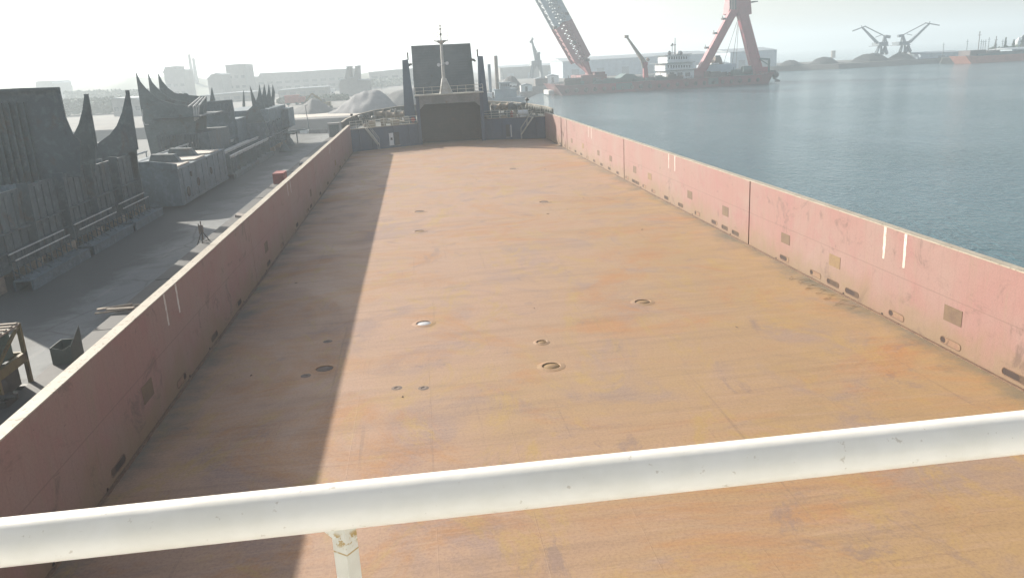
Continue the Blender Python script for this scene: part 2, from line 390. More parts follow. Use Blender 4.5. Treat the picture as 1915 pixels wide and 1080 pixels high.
def sheet(name, mat, pts, z=0.0, drop=-3.2, slope=0.0):
    n = len(pts); mb = MB()
    mb.add([(x,y,z) for x,y in pts], [tuple(range(n))])
    c = Vector((sum(p[0] for p in pts)/n, sum(p[1] for p in pts)/n))
    low = []
    for i in range(n):
        a = Vector(pts[i-1]); b = Vector(pts[i]); d = Vector(pts[(i+1) % n])
        t = (d-a).normalized(); nr = Vector((t.y, -t.x))
        low.append((b.x+nr.x*slope, b.y+nr.y*slope, drop))
    mb.add([(x,y,z) for x,y in pts]+low, [(i, (i+1) % n, n+(i+1) % n, n+i) for i in range(n)])
    return kind(mb.build(name, mat), 'structure')
QX = -18.7
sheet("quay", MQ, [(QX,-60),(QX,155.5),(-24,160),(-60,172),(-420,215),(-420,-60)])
# far shore: polygons run anticlockwise seen from above
shore = [(-3000,235),(-420,221),(-60,214),(-23,205),(-10,214),(8,248),(21,283),(31,305),(36,322),(46,362),(66,415),(90,445),(150,472),(205,488),(243,463),(294,465),(328,470),(334,540),(240,620),(190,900),(150,3200),(-3000,3200)]
sheet("far_shore", M['land'], shore, 0.2, -3.4, 5.0)
sheet("coal_quay", M['shore'], [(297,446),(306,436),(470,368),(900,300),(1300,640),(420,640)], 0.5, -3.4, 1.5)

# road along the far bank
kind(MB().add([(-52,222,.215),(-20,213,.215),(-13,224,.215),(-22,232,.215),(-54,240,.215)], [(0,1,2,3,4)]).build("bank_road", M['sand']), 'structure')

def mound(name, mat, pts, Y, depth, z0, seed, parent_loc=None, rough=.5, nu=40, nv=14):
    """heap whose crest follows pts (x, z), both flanks at about the angle of repose"""
    from mathutils import noise as mn
    xs = [p[0] for p in pts]; x0, x1 = xs[0], xs[-1]
    def crest(x):
        for (a, za), (b, zb) in zip(pts, pts[1:]):
            if a <= x <= b: return za+(zb-za)*(x-a)/(b-a)
        return z0
    vs = []; fs = []
    for i in range(nu+1):
        x = x0+(x1-x0)*i/nu; h = max(crest(x)-z0, .0)
        for j in range(nv+1):
            t = -1+2*j/nv
            hh = h*(1-abs(t)**1.15)
            p = Vector((x, Y+t*(depth*.25+h*1.5), z0+hh))
            nz = mn.noise(Vector((x*.13+seed, p.y*.13, seed)))*rough*1.6+mn.noise(Vector((x*.5, p.y*.5, seed)))*rough*.6
            p.z += nz*min(1, hh/1.2)
            if j in (0, nv) or i in (0, nu): p.z = z0-.3
            vs.append(p)
    for i in range(nu):
        for j in range(nv):
            a = i*(nv+1)+j; fs.append((a, a+nv+1, a+nv+2, a+1))
    mb = MB(); mb.add(vs, fs, True)
    return mb.build(name, mat, loc=((x0+x1)/2, Y, z0))

def hills(name, px, Y, spread):
    from mathutils import noise as mn
    pts = [at_y(x, y, Y) for x, y in px]; vs = []; fs = []; n = len(pts)
    dense = []
    for a, b in zip(pts, pts[1:]):
        for i in range(6):
            p = a.lerp(b, i/6); p.z += mn.noise(Vector((p.x*.05, 3, 0)))*2.2; dense.append(p)
    dense.append(pts[-1])
    for p in dense:
        vs += [(p.x, Y-spread, 0), (p.x, Y-spread*.4, p.z*.6), tuple(p), (p.x, Y+spread, 0)]
    for i in range(len(dense)-1):
        for j in range(3):
            a = i*4+j; fs.append((a, a+4, a+5, a+1))
    mb = MB(); mb.add(vs, fs, True)
    return kind(mb.build(name, M['hill']), 'structure')
hills("hills", [(-260,178),(-60,164),(10,158),(60,160),(130,160),(160,158),(205,152),(250,142),(290,148),(345,142),(400,150),(470,146),(520,142),(620,137),(700,136),(800,130)], 640, 90)

# ------------------------------------------------------------------ the ship we stand on
HW = 14.08; WT = 3.77; HB = 15.3
ship = thing("deck_cargo_ship", "wide deck cargo ship with an empty rusty orange deck between long faded red bulwarks", "ship", (0, 60, WATER_Z))
# hull: straight sides then a bluff bow
plan = [(HB,-14),(HB,118),(15.1,124),(14.0,132),(11.8,139.5),(8,145.5),(3.5,148.5),(0,149),(-3.5,148.5),(-8,145.5),(-11.8,139.5),(-14.0,132),(-15.1,124),(-HB,118),(-HB,-14)]
mb = MB(); n = len(plan)
topz = [0.0 if y < 117.9 else 3.1 for x, y in plan]
mb.add([(x,y,-4.2) for x, y in plan]+[(x,y,-.02) for x, y in plan], [(i, (i+1) % n, n+(i+1) % n, n+i) for i in range(n)]+[tuple(range(n))])
fwd = plan[1:14]; k_ = len(fwd)
mb.add([(x,y,-.02) for x, y in fwd]+[(x,y,3.1) for x, y in fwd], [(i, i+1, k_+i+1, k_+i) for i in range(k_-1)])
mb.build("hull", M['hull'], ship)
# side strip outside the bulwarks
MB().box(-HB,-HW-.32,-14,118,-.02,.0).box(HW+.32,HB,-14,118,-.02,.0).build("side_deck", M['hull'], ship)
# cargo deck
MB().add([(-HW-.3,-14,0),(HW+.3,-14,0),(HW+.3,118,0),(5.2,122.9,0),(5.2,131,0),(-4.5,131,0),(-4.5,122,0),(-HW-.3,117,0)], [tuple(range(8))]).build("cargo_deck", MD, ship)

stripe_y = [(29.55,.20,1.36,.84), (58.7,.16,1.10,.66), (87.9,.16,1.15,.6), (0.4,.18,1.3,.8)]
seams = [15.1, 44.1, 73.0, 101.8]
sq = [at_x(x, y, HW).y for x, y in [(1782,590),(1561,489),(1469,446),(1356.5,395),(1290,364),(1215,331),(1187,317),(1142,298),(1119,283),(1090,270),(1069,260)]]+[19.2, 12.6]
sl_y = [at_x(x, y, HW).y for x, y in [(1896,704),(1777,643),(1676,591),(1593,548),(1557,536),(1525,512),(1467,483),(1375,437),(1355,432),(1336,417),(1304,399),(1273,385),(1246,372),(1222,358),(1205,347),(1185,336)]]
sl_y += [68.5+3.5*i for i in range(12)]+[18.9, 15.4, 12.0]
def stadium(y0, y1, z, r, x, nseg=6):
    pts = []
    for i in range(nseg+1): t = math.pi/2+math.pi*i/nseg; pts.append((x, y0+r+r*math.cos(t), z+r*math.sin(t)))
    for i in range(nseg+1): t = -math.pi/2+math.pi*i/nseg; pts.append((x, y1-r+r*math.cos(t), z+r*math.sin(t)))
    return pts
for s in (-1, 1):
    fx = s*HW
    far = 116.9 if s < 0 else 119.4
    mb = MB(); ys = [-13, *seams, far]
    for a, b in zip(ys, ys[1:]):
        mb.box(min(fx,fx+s*.30), max(fx,fx+s*.30), a+.035, b-.035, -.01, WT-.03)
    # outside brackets
    y = -10
    while y < far:
        mb.prism([(fx+s*.30,y,0),(fx+s*.95,y,0),(fx+s*.42,y,WT-.3),(fx+s*.30,y,WT-.3)], (0,.02,0)); y += 3.2
    bw = mb.build("bulwark", MW, ship, label="left bulwark in shade with wide cream cap" if s < 0 else "sunlit right bulwark of faded pink red plate")
    cw = .36 if s < 0 else .34
    c = MB()
    for a, b in zip(ys, ys[1:]):
        yy = a
        while yy < b-.01:
            ye = min(yy+7.3, b); dz = random.uniform(-.008,.008)
            c.box(min(fx-s*.02,fx+s*cw), max(fx-s*.02,fx+s*cw), yy+.004, ye-.004, WT-.03+dz, WT+.01+dz); yy = ye
    c.build("cap_rail", MCAP, bw)
    for y in seams:
        MB().box(min(fx+s*.06,fx+s*.26), max(fx+s*.06,fx+s*.26), y-.034, y+.034, 0, WT-.04).build("wall_joint", M['seam'], bw)
        if s > 0: MB().box(fx-.03, fx-.001, y+.036, y+.16, 0.05, WT-.04).build("joint_strip", MW, bw)
    for y, wd, ln, ln2 in stripe_y:
        for dy, l in ((-.72, ln*1.02), (.72, ln*.98)):
            l2 = l*(1 if s > 0 else .85)
            q = MB(); z = WT-.035; y_ = y+dy+random.uniform(-.08,.08)
            # brushed stripe: ragged strip 3 mm proud
            pts = []; steps = 9
            for i in range(steps+1):
                pts.append((fx-s*.003, y_-wd/2*random.uniform(.75,1.05)*(1-.25*(i/steps)**3), z-l2*i/steps))
            for i in range(steps, -1, -1):
                pts.append((fx-s*.003, y_+wd/2*random.uniform(.75,1.05)*(1-.25*(i/steps)**3), z-l2*i/steps))
            q.add(pts, [(i, i+1, 2*steps-i, 2*steps+1-i) for i in range(steps)]).build("paint_stripe", M['stripe'], bw)
    for i, y in enumerate(sq):
        if s < 0 and i % 3: continue
        hh = (.54, .50, .48)[i % 3]/2*1.1; z = 1.36 if s > 0 else 1.30
        pm = M[('plate','plate2','plate','plate')[i % 4]]
        MB().box(min(fx,fx-s*.012), max(fx,fx-s*.012), y-.5, y+.5, z-hh, z+hh).build("access_plate", pm, bw)
    for i, y in enumerate(sl_y):
        if s < 0 and i % 2: continue
        z = .30; L = random.uniform(.98,1.12); r = .115
        rim = MB(); o = stadium(y-L/2-.03, y+L/2+.03, z, r+.03, fx-s*.0); 
        inn = stadium(y-L/2, y+L/2, z, r, fx-s*.0); nn = len(o); off = Vector((-s*.014,0,0))
        O2 = [Vector(p)+off for p in o]; I2 = [Vector(p)+off for p in inn]
        rim.add([Vector(p) for p in o]+O2+I2+[Vector(p) for p in inn], [(j, (j+1) % nn, nn+(j+1) % nn, nn+j) for j in range(nn)]+[(nn+j, nn+(j+1) % nn, 2*nn+(j+1) % nn, 2*nn+j) for j in range(nn)]+[(2*nn+j, 2*nn+(j+1) % nn, 3*nn+(j+1) % nn, 3*nn+j) for j in range(nn)])
        fp = rim.build("freeing_port", M['slotrim'], bw)
        p2 = MB(); p2.add([Vector(p)-Vector((s*.003,0,0)) for p in stadium(y-L/2, y+L/2, z, r, fx)], [tuple(range(nn))])
        p2.add([Vector(p)-Vector((s*.0055,0,0)) for p in stadium(y+L/2-(.28 if i % 3 else .8), y+L/2-.01, z, r-.012, fx)], [tuple(range(nn))])
        fp.data.materials.append(M['slotlight'] if i % 4 not in (0, 3) else M['slotdark']); fp.data.materials.append(M['seam'])
        me = fp.data; base = world_loc(fp)
        import bmesh
        bm = bmesh.new(); bm.from_mesh(me)
        for fi, f in enumerate(p2.f):
            face = bm.faces.new([bm.verts.new(p2.v[j]-base) for j in f]); face.material_index = 1+fi
        bm.to_mesh(me); bm.free()
        if i % 2 == 0:
            MB().tube((fx-s*.004, y+1.0*(1 if i % 4 else -1), .07), (fx-s*.012, y+1.0*(1 if i % 4 else -1), .07), .06, n=10).build("drain_hole", M['seam'], bw)
    # little foot bar along the deck joint
    MB().bar((fx-s*.06,-12,.02),(fx-s*.06,far-.4,.02), .10, .05).build("waterway_bar", M['slotrim'], bw)

# manholes and fittings in the deck
def manhole(p, r, mcov, raised):
    rim = MB().lathe((p[0],p[1],.001), [(r*1.6,.0),(r*1.06,.036),(r*1.0,.036),(r*.995,.003)], 32)
    a = rim.build("manhole_rim", MD, ship)
    MB().lathe((p[0],p[1],.003), [(r*.985,0),(r*.98,.003+raised),(0.01,.004+raised)], 32).build("manhole_cover", mcov, a)
for (x, y), mc, r, h in [((1031,685),M['cover'],.34,.0),((793,605),M['coverwet'],.34,0),((607,690),M['coverdark'],.34,0),((785,433),M['cover'],.36,0),((785,396),M['coverdark'],.40,0),((1018,378),M['coverdark'],.40,0),((1202,565),M['cover'],.36,0),((1013,640),M['cover'],.22,0),((960,316),M['coverdark'],.4,0)]:
    manhole(at_z(x, y), r, mc, h)
for x, y in [(742,725),(792,725),(613,638),(572,702)]:
    p = at_z(x, y); MB().lathe((p.x,p.y,.001), [(.20,0),(.10,.012),(.085,.012),(.08,.002),(.001,.003)], 16).build("deck_socket", M['coverdark'], ship)
# cut-off welds / lashing eyes on the deck
for i in range(16):
    x = random.uniform(-12.5,12.5); y = random.uniform(19,100)
    a = random.uniform(0,3.14); L = random.uniform(.04,.11)
    MB().bar((x-L*math.cos(a),y-L*math.sin(a),.012),(x+L*math.cos(a),y+L*math.sin(a),.012), .03, .024).build("weld_stub", M['plate'], ship)

# ---- bow end of the cargo deck
bl = [(-HW-.02,117.0),(-4.6,121.6)]; br_ = [(5.25,122.4),(HW+.02,119.5)]
def wallseg(mb, a, b, z0, z1, t):
    a = Vector((*a,0)); b = Vector((*b,0)); d = (b-a).normalized(); nr = Vector((-d.y, d.x, 0))*t
    return mb.hexa([a+Vector((0,0,z0)), b+Vector((0,0,z0)), b+nr+Vector((0,0,z0)), a+nr+Vector((0,0,z0))], [a+Vector((0,0,z1)), b+Vector((0,0,z1)), b+nr+Vector((0,0,z1)), a+nr+Vector((0,0,z1))])
def lerp2(a, b, t): return (a[0]+(b[0]-a[0])*t, a[1]+(b[1]-a[1])*t)
BT = 3.12
for s, (A, B) in ((-1, bl), (1, br_)):
    mb = MB(); wallseg(mb, A, B, 0, BT, .25)
    for t in (.12,.3,.62,.85):   # stiffeners
        p = lerp2(A, B, t); mb.box(p[0]-.05, p[0]+.05, p[1]-.16, p[1]+.1, .05, BT-.1)
    bk = mb.build("bow_bulkhead", M['bulkhead'], ship)
    dv = (Vector((*B,0))-Vector((*A,0))).normalized(); nv = Vector((dv.y, -dv.x, 0))   # towards the camera
    def P(t, z, o=0.0):
        p = lerp2(A, B, t); return Vector((p[0], p[1], z))+nv*o
    MB().hexa([P(0,BT-.02,.08),P(1,BT-.02,.08),P(1,BT-.02,-.3),P(0,BT-.02,-.3)], [P(0,BT+.05,.08),P(1,BT+.05,.08),P(1,BT+.05,-.3),P(0,BT+.05,-.3)]).build("deck_edge", M['gearbuff'], bk)
    if s < 0: t0, t1, u0, u1 = .62, .70, .545, .612
    else: t0, t1, u0, u1 = .36, .42, .437, .452
    MB().hexa([P(t0,.35,.012),P(t1,.35,.012),P(t1,.35,.002),P(t0,.35,.002)], [P(t0,2.15,.012),P(t1,2.15,.012),P(t1,2.15,.002),P(t0,2.15,.002)]).build("doorway", M['black'], bk)
    d0, d1 = u0, u1
    dr = MB().hexa([P(d0,.32,.09),P(d1,.32,.09),P(d1,.32,.03),P(d0,.32,.03)], [P(d0,2.1,.09),P(d1,2.1,.09),P(d1,2.1,.03),P(d0,2.1,.03)]).build("door", M['white'], bk)
    if s < 0:
        MB().hexa([P(d0+.018,1.1,.1),P(d1-.018,1.1,.1),P(d1-.018,1.1,.092),P(d0+.018,1.1,.092)], [P(d0+.018,1.45,.1),P(d1-.018,1.45,.1),P(d1-.018,1.45,.092),P(d0+.018,1.45,.092)]).build("door_window", M['glassdark'], dr)
    # coaming
    MB().hexa([P(t0-.01,.22,.1),P(t1+.01,.22,.1),P(t1+.01,.22,.002),P(t0-.01,.22,.002)], [P(t0-.01,.32,.1),P(t1+.01,.32,.1),P(t1+.01,.32,.002),P(t0-.01,.32,.002)]).build("door_sill", M['gear'], bk)
    # inclined ladder down from the forecastle
    if s < 0: tA, tB = .20, .36
    else: tA, tB = .82, .62
    lad = MB()
    for o in (.25, .95):
        lad.bar(P(tA,BT+.05,o), P(tB,.7,o), .07, .14)
        lad.bar(P(tA,BT+1.0,o), P(tB,1.65,o), .045)
        for q in (0,.5,1): lad.bar(P(tA+(tB-tA)*q,BT+.05+(.7-BT-.05)*q,o), P(tA+(tB-tA)*q,BT+1.0+(1.65-BT-1.0)*q,o), .04)
    for q in range(9):
        t = (q+.5)/9; lad.bar(P(tA+(tB-tA)*t,BT+(.7-BT)*t,.25), P(tA+(tB-tA)*t,BT+(.7-BT)*t,.95), .16, .04)
    lad.bar(P(tB,.03,.3), P(tB,.7,.3), .06).bar(P(tB,.03,.9), P(tB,.7,.9), .06)
    lad.build("ladder", M['railing'], bk)
    # guard rail on the forecastle edge
    r = MB(); tr = [(0.0,.18),(.24,1.0)] if s < 0 else [(.0,.78),(.86,1.0)]
    for a, b in tr:
        for z in (.4,.75,1.1): r.tube(P(a,BT+z), P(b,BT+z), .03, n=6)
        k = max(2, int(abs(b-a)*8))
        for i in range(k+1): r.tube(P(a+(b-a)*i/k,BT), P(a+(b-a)*i/k,BT+1.1), .035, n=6)
    r.build("guard_rail", M['railing'], bk)

# forecastle deck
fd = [(-HW,117.25),(-4.6,121.85),(-4.6,131.5),(5.25,131.5),(5.25,122.65),(HW,119.75),(15.0,124),(13.9,132),(11.7,139.4),(8,145.3),(0,148.8),(-8,145.3),(-11.7,139.4),(-13.9,132),(-15.0,124),(-15.2,117.4)]
MB().add([(x,y,BT-.01) for x, y in fd], [tuple(range(len(fd)))]).build("forecastle_deck", M['bow'], ship)
MB().add([(-15.28,117.2,0),(-HW,117.2,0),(-HW,117.2,BT),(-15.28,117.2,BT)], [(0,1,2,3)]).add([(15.28,118.2,0),(HW,119.6,0),(HW,119.6,BT),(15.28,118.2,BT)], [(0,1,2,3)]).build("forecastle_end", M['bow'], ship)
# bow bulwark with its stays and light capping
bwpts = [(-15.28,117.5,4.15),(-15.1,124,4.25),(-14.1,132,4.35),(-11.9,139.5,4.5),(-8.1,145.6,4.65),(-3.5,148.6,4.75),(0,149.1,4.8),(3.5,148.6,4.75),(8.1,145.6,4.65),(11.9,139.5,4.5),(14.1,132,4.35),(15.1,124,4.25),(15.28,119,4.15)]
mb = MB(); cp = MB()
for a, b in zip(bwpts, bwpts[1:]):
    a0 = Vector((a[0],a[1],BT-.1)); b0 = Vector((b[0],b[1],BT-.1)); A_ = Vector(a); B_ = Vector(b)
    d = (b0-a0).normalized(); nr = Vector((d.y, -d.x, 0))*.05
    mb.hexa([a0-nr, b0-nr, b0+nr, a0+nr], [A_-nr, B_-nr, B_+nr, A_+nr])
    cp.bar(A_+Vector((0,0,.02)), B_+Vector((0,0,.02)), .26, .05)
    L = (b0-a0).length; k = max(1, int(L/1.3))
    inn = Vector((-d.y, d.x, 0)) if True else 0
    for i in range(k):
        t = (i+.5)/k; q = a0.lerp(b0, t); z = a[2]+(b[2]-a[2])*t
        i2 = Vector((-q.x, 130-q.y, 0)).normalized()
        mb.prism([q, q+i2*.75, q+i2*.15+Vector((0,0,z-BT))], d*.03)
bb = mb.build("bow_bulwark", M['bow'], ship); cp.build("bulwark_cap", MCAP, bb)

# portal over the recess and the dark recess itself
pt = MB()
pt.box(-4.12,4.78,121.35,122.15,5.75,7.0)
pt.prism([(-4.12,121.4,5.75),(-3.4,121.4,5.75),(-4.12,121.4,5.05)], (0,.5,0)).prism([(4.78,121.4,5.75),(4.06,121.4,5.75),(4.78,121.4,5.05)], (0,.5,0))
for x in (-2.0,.35,2.7): pt.box(x-.05,x+.05,121.28,121.35,5.8,6.95)
po = pt.build("bow_portal", M['portal'], ship)
for x in (-4.62,4.78): MB().box(x,x+.5,121.3,122.2,0,7.0).box(x+.1,x+.4,121.22,121.3,.1,6.9).build("portal_leg", M['bulkhead'], po)
MB().box(-4.75,5.4,121.0,123.6,7.0,7.16).build("portal_platform", M['railing'], po)
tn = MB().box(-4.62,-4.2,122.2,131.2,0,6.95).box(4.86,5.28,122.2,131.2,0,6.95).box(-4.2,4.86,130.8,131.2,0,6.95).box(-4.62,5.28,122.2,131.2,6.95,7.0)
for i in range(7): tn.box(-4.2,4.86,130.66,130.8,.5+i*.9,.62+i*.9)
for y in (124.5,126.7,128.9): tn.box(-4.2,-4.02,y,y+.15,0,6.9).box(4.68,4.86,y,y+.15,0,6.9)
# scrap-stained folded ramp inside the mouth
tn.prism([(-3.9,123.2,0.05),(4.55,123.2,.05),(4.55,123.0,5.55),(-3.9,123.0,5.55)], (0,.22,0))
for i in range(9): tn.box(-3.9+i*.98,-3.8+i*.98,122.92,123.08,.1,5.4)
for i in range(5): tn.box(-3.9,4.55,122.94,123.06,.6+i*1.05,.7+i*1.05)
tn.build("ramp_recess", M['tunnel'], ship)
pr_ = MB(); 
for z in (7.7,8.2): pr_.tube((-4.6,121.1,z),(5.3,121.1,z),.035,n=6).tube((-4.6,121.1,z),(-4.6,123.5,z),.035,n=6).tube((5.3,121.1,z),(5.3,123.5,z),.035,n=6)
for i in range(9): x = -4.6+i*9.9/8; pr_.tube((x,121.1,7.16),(x,121.1,8.2),.035,n=6)
pr_.build("platform_rail", M['railing'], po)

# raised bow ramp, ribbed across
rp = MB()
A0 = at_y(776,172,131.6); A1 = at_y(770,86,130.8); B1 = at_y(878,81,130.8); B0 = at_y(887,164,131.6)
A0.z = B0.z = 6.4
rp.hexa([A0,B0,B0+Vector((0,.5,0)),A0+Vector((0,.5,0))], [A1,B1,B1+Vector((0,.5,0)),A1+Vector((0,.5,0))])
nr_ = 20
for i in range(nr_):
    t = (i+.5)/nr_; a = A0.lerp(A1, t); b = B0.lerp(B1, t)
    rp.bar(a+Vector((.05,-.045,0)), b+Vector((-.05,-.045,0)),   .12, .16)
for e, f in ((A0,A1),(B0,B1)): rp.bar(e+Vector((0,-.06,0)), f+Vector((0,-.06,0)), .22, .22)
rp.bar(A1+Vector((0,-.06,-.1)), B1+Vector((0,-.06,-.1)), .16, .2)
ro = rp.build("bow_ramp", MRAMP, ship)
for px, py, s in ((767,121,-1),(884,112,1)):
    q = at_y(px, py, 130.6); x0 = (A0.x+A1.x)/2 if s < 0 else (B0.x+B1.x)/2
    fl = MB().bar((x0,130.7,q.z+.15), (q.x,130.6,q.z+.1), .07).box(q.x-.28*1,q.x+.28,130.2,130.7,q.z-.16,q.z+.16).bar((q.x-s*.2,130.45,q.z+.1),(q.x+s*.42,130.3,q.z-.22),.26,.3)
    fo = fl.build("floodlight", M['black'], ro)
# tapered ramp posts
for L in ([(752,113),(763,111),(777.5,207),(755.5,207)], [(893.5,105),(903,105),(915.5,197),(898.5,198)]):
    Y = 124.3; q = [at_y(x, y, Y) for x, y in L]
    for p_, z in ((q[2],3.0),(q[3],3.0)):
        p_.x += (p_.z-3.0)*(-.02); p_.z = z
    mb = MB(); top = [q[0],q[1]]; bot = [q[3],q[2]]
    mb.hexa([bot[0],bot[1],bot[1]+Vector((0,2.2,0)),bot[0]+Vector((0,2.2,0))], [top[0],top[1],top[1]+Vector((0,1.1,0)),top[0]+Vector((0,1.1,0))])
    for t in (.2,.4,.6,.8):
        a = bot[0].lerp(top[0],t); b = bot[1].lerp(top[1],t); mb.bar(a+Vector((.1,-.02,0)), b+Vector((-.1,-.02,0)), .05, .08)
    p_ = mb.build("ramp_post", M['postblue'], ship)
    tp = top[1] if L[0][0] < 800 else top[0]
    MB().tube(tp+Vector((0,.4,-.1)), tp+Vector((0,.4,.75)), .1, n=8).lathe(tp+Vector((0,.4,.75)), [(.12,0),(.14,.1),(.05,.25)], 8).build("post_lamp", M['black'], p_)
# foremast
mx, my = -.27, 121.9
ms = MB()
for sx in (-1,1):
    for sy in (-1,1): ms.bar((mx+.2+sx*.85,my+sy*.5,7.16),(mx+sx*.2,my+sy*.2,9.3),.22)
ms.prism([(mx+.2-.9,my-.4,7.16),(mx+.2+.9,my-.4,7.16),(mx+.25,my-.2,9.3),(mx-.25,my-.2,9.3)], (0,.3,0))
ms.tube((mx,my,8.9),(mx,my,14.6),.26,.19,n=12)
ms.tube((mx,my,14.6),(mx,my,17.0),.10,.04,n=8)
mo = ms.build("foremast", M['mast'], ship)
MB().lathe((mx,my,14.15), [(.2,0),(.75,.35),(.78,.45),(.1,.46)], 14).box(mx-1.05,mx+1.05,my-.1,my+.1,14.52,14.66).build("mast_platform", M['mast'], mo)
fr = MB()
for sx in (-1,1):
    for z in (15.2,15.75): fr.bar((mx+sx*.35,my-.3,z),(mx+sx*1.0,my-.3,z),.04)
    fr.bar((mx+sx*1.0,my-.3,14.6),(mx+sx*1.0,my-.3,15.8),.045).bar((mx+sx*.42,my-.3,14.6),(mx+sx*.42,my-.3,15.8),.035)
fr.build("platform_cage", M['railing'], mo)
MB().lathe((mx,my,15.3),[(.12,0),(.17,.1),(.17,.3),(.08,.35)],10).lathe((mx,my,16.1),[(.09,0),(.2,.06),(.2,.16),(.08,.2)],10).lathe((mx,my,16.55),[(.05,0),(.16,.04),(.16,.12),(.05,.16)],10).build("signal_lamps", M['gear'], mo)
for sx, z in ((-1,11.3),(1,11.45)):
    MB().bar((mx,my-.2,z),(mx+sx*.5,my-.45,z),.07).lathe((mx+sx*.55,my-.45,z),[(.12,-.1),(.26,.18),(.26,.22)],14,(sx*.35,-1,-.25)).build("mast_light", M['lens'], mo)
MB().bar((mx+.24,my-.28,9),(mx+.2,my-.22,14.2),.05).build("mast_cable", M['gear'], mo)

# deck gear on the forecastle
def windlass(x, y, s, mat):
    g = MB().box(x-2.3,x+2.3,y-.7,y+.7,BT,BT+.25)
    for dx in (-2.1,-.7,.7,2.1): g.prism([(x+dx-.08,y-.6,BT+.25),(x+dx-.08,y+.6,BT+.25),(x+dx-.08,y+.25,BT+1.55),(x+dx-.08,y-.25,BT+1.55)], (.16,0,0))
    o = g.build("windlass", mat, ship)
    MB().lathe((x-2.0,y,BT+1.15), [(.62,0),(.62,.08),(.38,.1),(.38,1.2),(.62,1.22),(.62,1.3)], 16, (1,0,0)).lathe((x-.6,y,BT+1.15), [(.66,0),(.66,.08),(.42,.1),(.42,1.1),(.66,1.12),(.66,1.2)], 16, (1,0,0)).build("rope_drum", M['timber'], o)
    MB().lathe((x+.8,y,BT+1.15), [(.45,0),(.7,.08),(.5,.2),(.7,.5),(.7,.6)], 16, (1,0,0)).build("chain_wheel", M['gear'], o)
    MB().box(x+1.5,x+2.25,y+.3,y+1.3,BT+.25,BT+1.5).tube((x+1.9,y,BT+1.2),(x+2.7,y,BT+1.2),.3,n=12).build("winch_motor", M['gear'], o)
windlass(-9.3,132.0,-1,M['gear']); windlass(9.4,131.6,1,M['gear'])
windlass(-7.2,126.0,-1,M['gearbuff'])
def bollard(x, y):
    b = MB().box(x-.7,x+.7,y-.25,y+.25,BT,BT+.1)
    for dx in (-.42,.42): b.lathe((x+dx,y,BT+.1), [(.17,0),(.17,.62),(.24,.66),(.24,.74),(.05,.76)], 12)
    b.build("bollard", M['bow'], ship)
for x, y in ((-12.6,124.5),(-12.4,130),(12.3,126),(12.9,122.8),(10.5,135),(-10.2,136)): bollard(x, y)
def vent(x, y, h, m_):
    v = MB().tube((x,y,BT),(x,y,BT+h),.2,n=12).lathe((x,y,BT+h-.05),[(.2,0),(.38,.08),(.40,.3),(.25,.42)],14); v.build("vent", m_, ship)
for x, y, h in ((-5.6,125.2,1.7),(-10.9,121.3,1.1),(11.6,124.2,1.6),(7.4,127.6,1.2),(-13.2,127.5,1.0)): vent(x, y, h, M['gear'])
# lockers, drums, hose reels behind the rails
for x, y, sx, sy, sz, mm in ((-11.2,119.9,.9,.6,.8,'gearbuff'),(-9.6,121.0,.7,.5,1.0,'timber'),(-7.9,121.4,1.3,.6,.7,'gearbuff'),(-6.2,122.6,.6,.6,1.0,'gear'),(7.0,124.2,1.6,.9,1.0,'vteal'),(9.0,123.9,.8,.7,.9,'vteal')):
    b = MB().box(x-sx/2,x+sx/2,y-sy/2,y+sy/2,BT,BT+sz).box(x-sx/2-.03,x+sx/2+.03,y-sy/2-.03,y+sy/2+.03,BT+sz,BT+sz+.05)
    b.build("deck_locker", M[mm], ship)
MB().lathe((-5.25,121.95,BT+.55),[(.34,-.06),(.34,.06)],16,(0,1,0)).lathe((-5.25,121.87,BT+.55),[(.2,-.02),(.2,.03)],14,(0,1,0)).bar((-5.25,122.0,BT),(-5.25,122.0,BT+.5),.08).build("hose_reel", M['red'], ship)
MB().tube((10.5,122.3,BT+.55),(11.9,121.9,BT+.55),.42,n=14).box(10.7,11.6,121.7,122.6,BT,BT+.2).build("air_bottle", M['white'], ship)
for x, y in ((9.55,122.6),(10.05,122.5)):
    MB().lathe((x,y,BT),[(.22,0),(.25,.1),(.22,.2),(.22,.75),(.1,.85)],12).build("paint_drum", M['red'] if x < 9.8 else M['timber'], ship)
sl_ = MB().tube((12.75,128.6,BT),(12.75,128.6,BT+2.0),.07,n=8).lathe((12.75,128.6,BT+2.15),[(.16,-.2),(.30,.15),(.30,.22)],12,(.7,.2,.45)); sl_.build("searchlight", M['black'], ship)
for x, y in ((-13.3,119.5),(-14.3,124.5)):
    MB().tube((x,y,BT),(x,y,BT+1.6),.05,n=8).box(x-.18,x+.18,y-.12,y+.12,BT+1.5,BT+1.8).build("lamp_post", M['black'], ship)
# coiled ropes
for x, y in ((-12.0,121.3),(-3.9+9.9,124.5),(8.3,121.9)):
    c = MB()
    for k in range(4):
        pts = [(x+(.5-.03*k)*math.cos(t*.524),y+(.5-.03*k)*math.sin(t*.524),BT+.06+k*.1) for t in range(13)]; c.path(pts, .055, 6)
    c.build("rope_coil", M['timber'], ship)
# wire scrap lying at the foot of the right bulwark
cu = MB(); pts = []
for k in range(46): pts.append((13.35+.38*math.sin(k*.83)+random.uniform(-.12,.12), 31.3+k*.12+.16*math.sin(k*1.7), .02+.02*(k % 3)))
cu.path(pts, .006, 5)
cu.build("loose_wire", M['plate2'], ship)

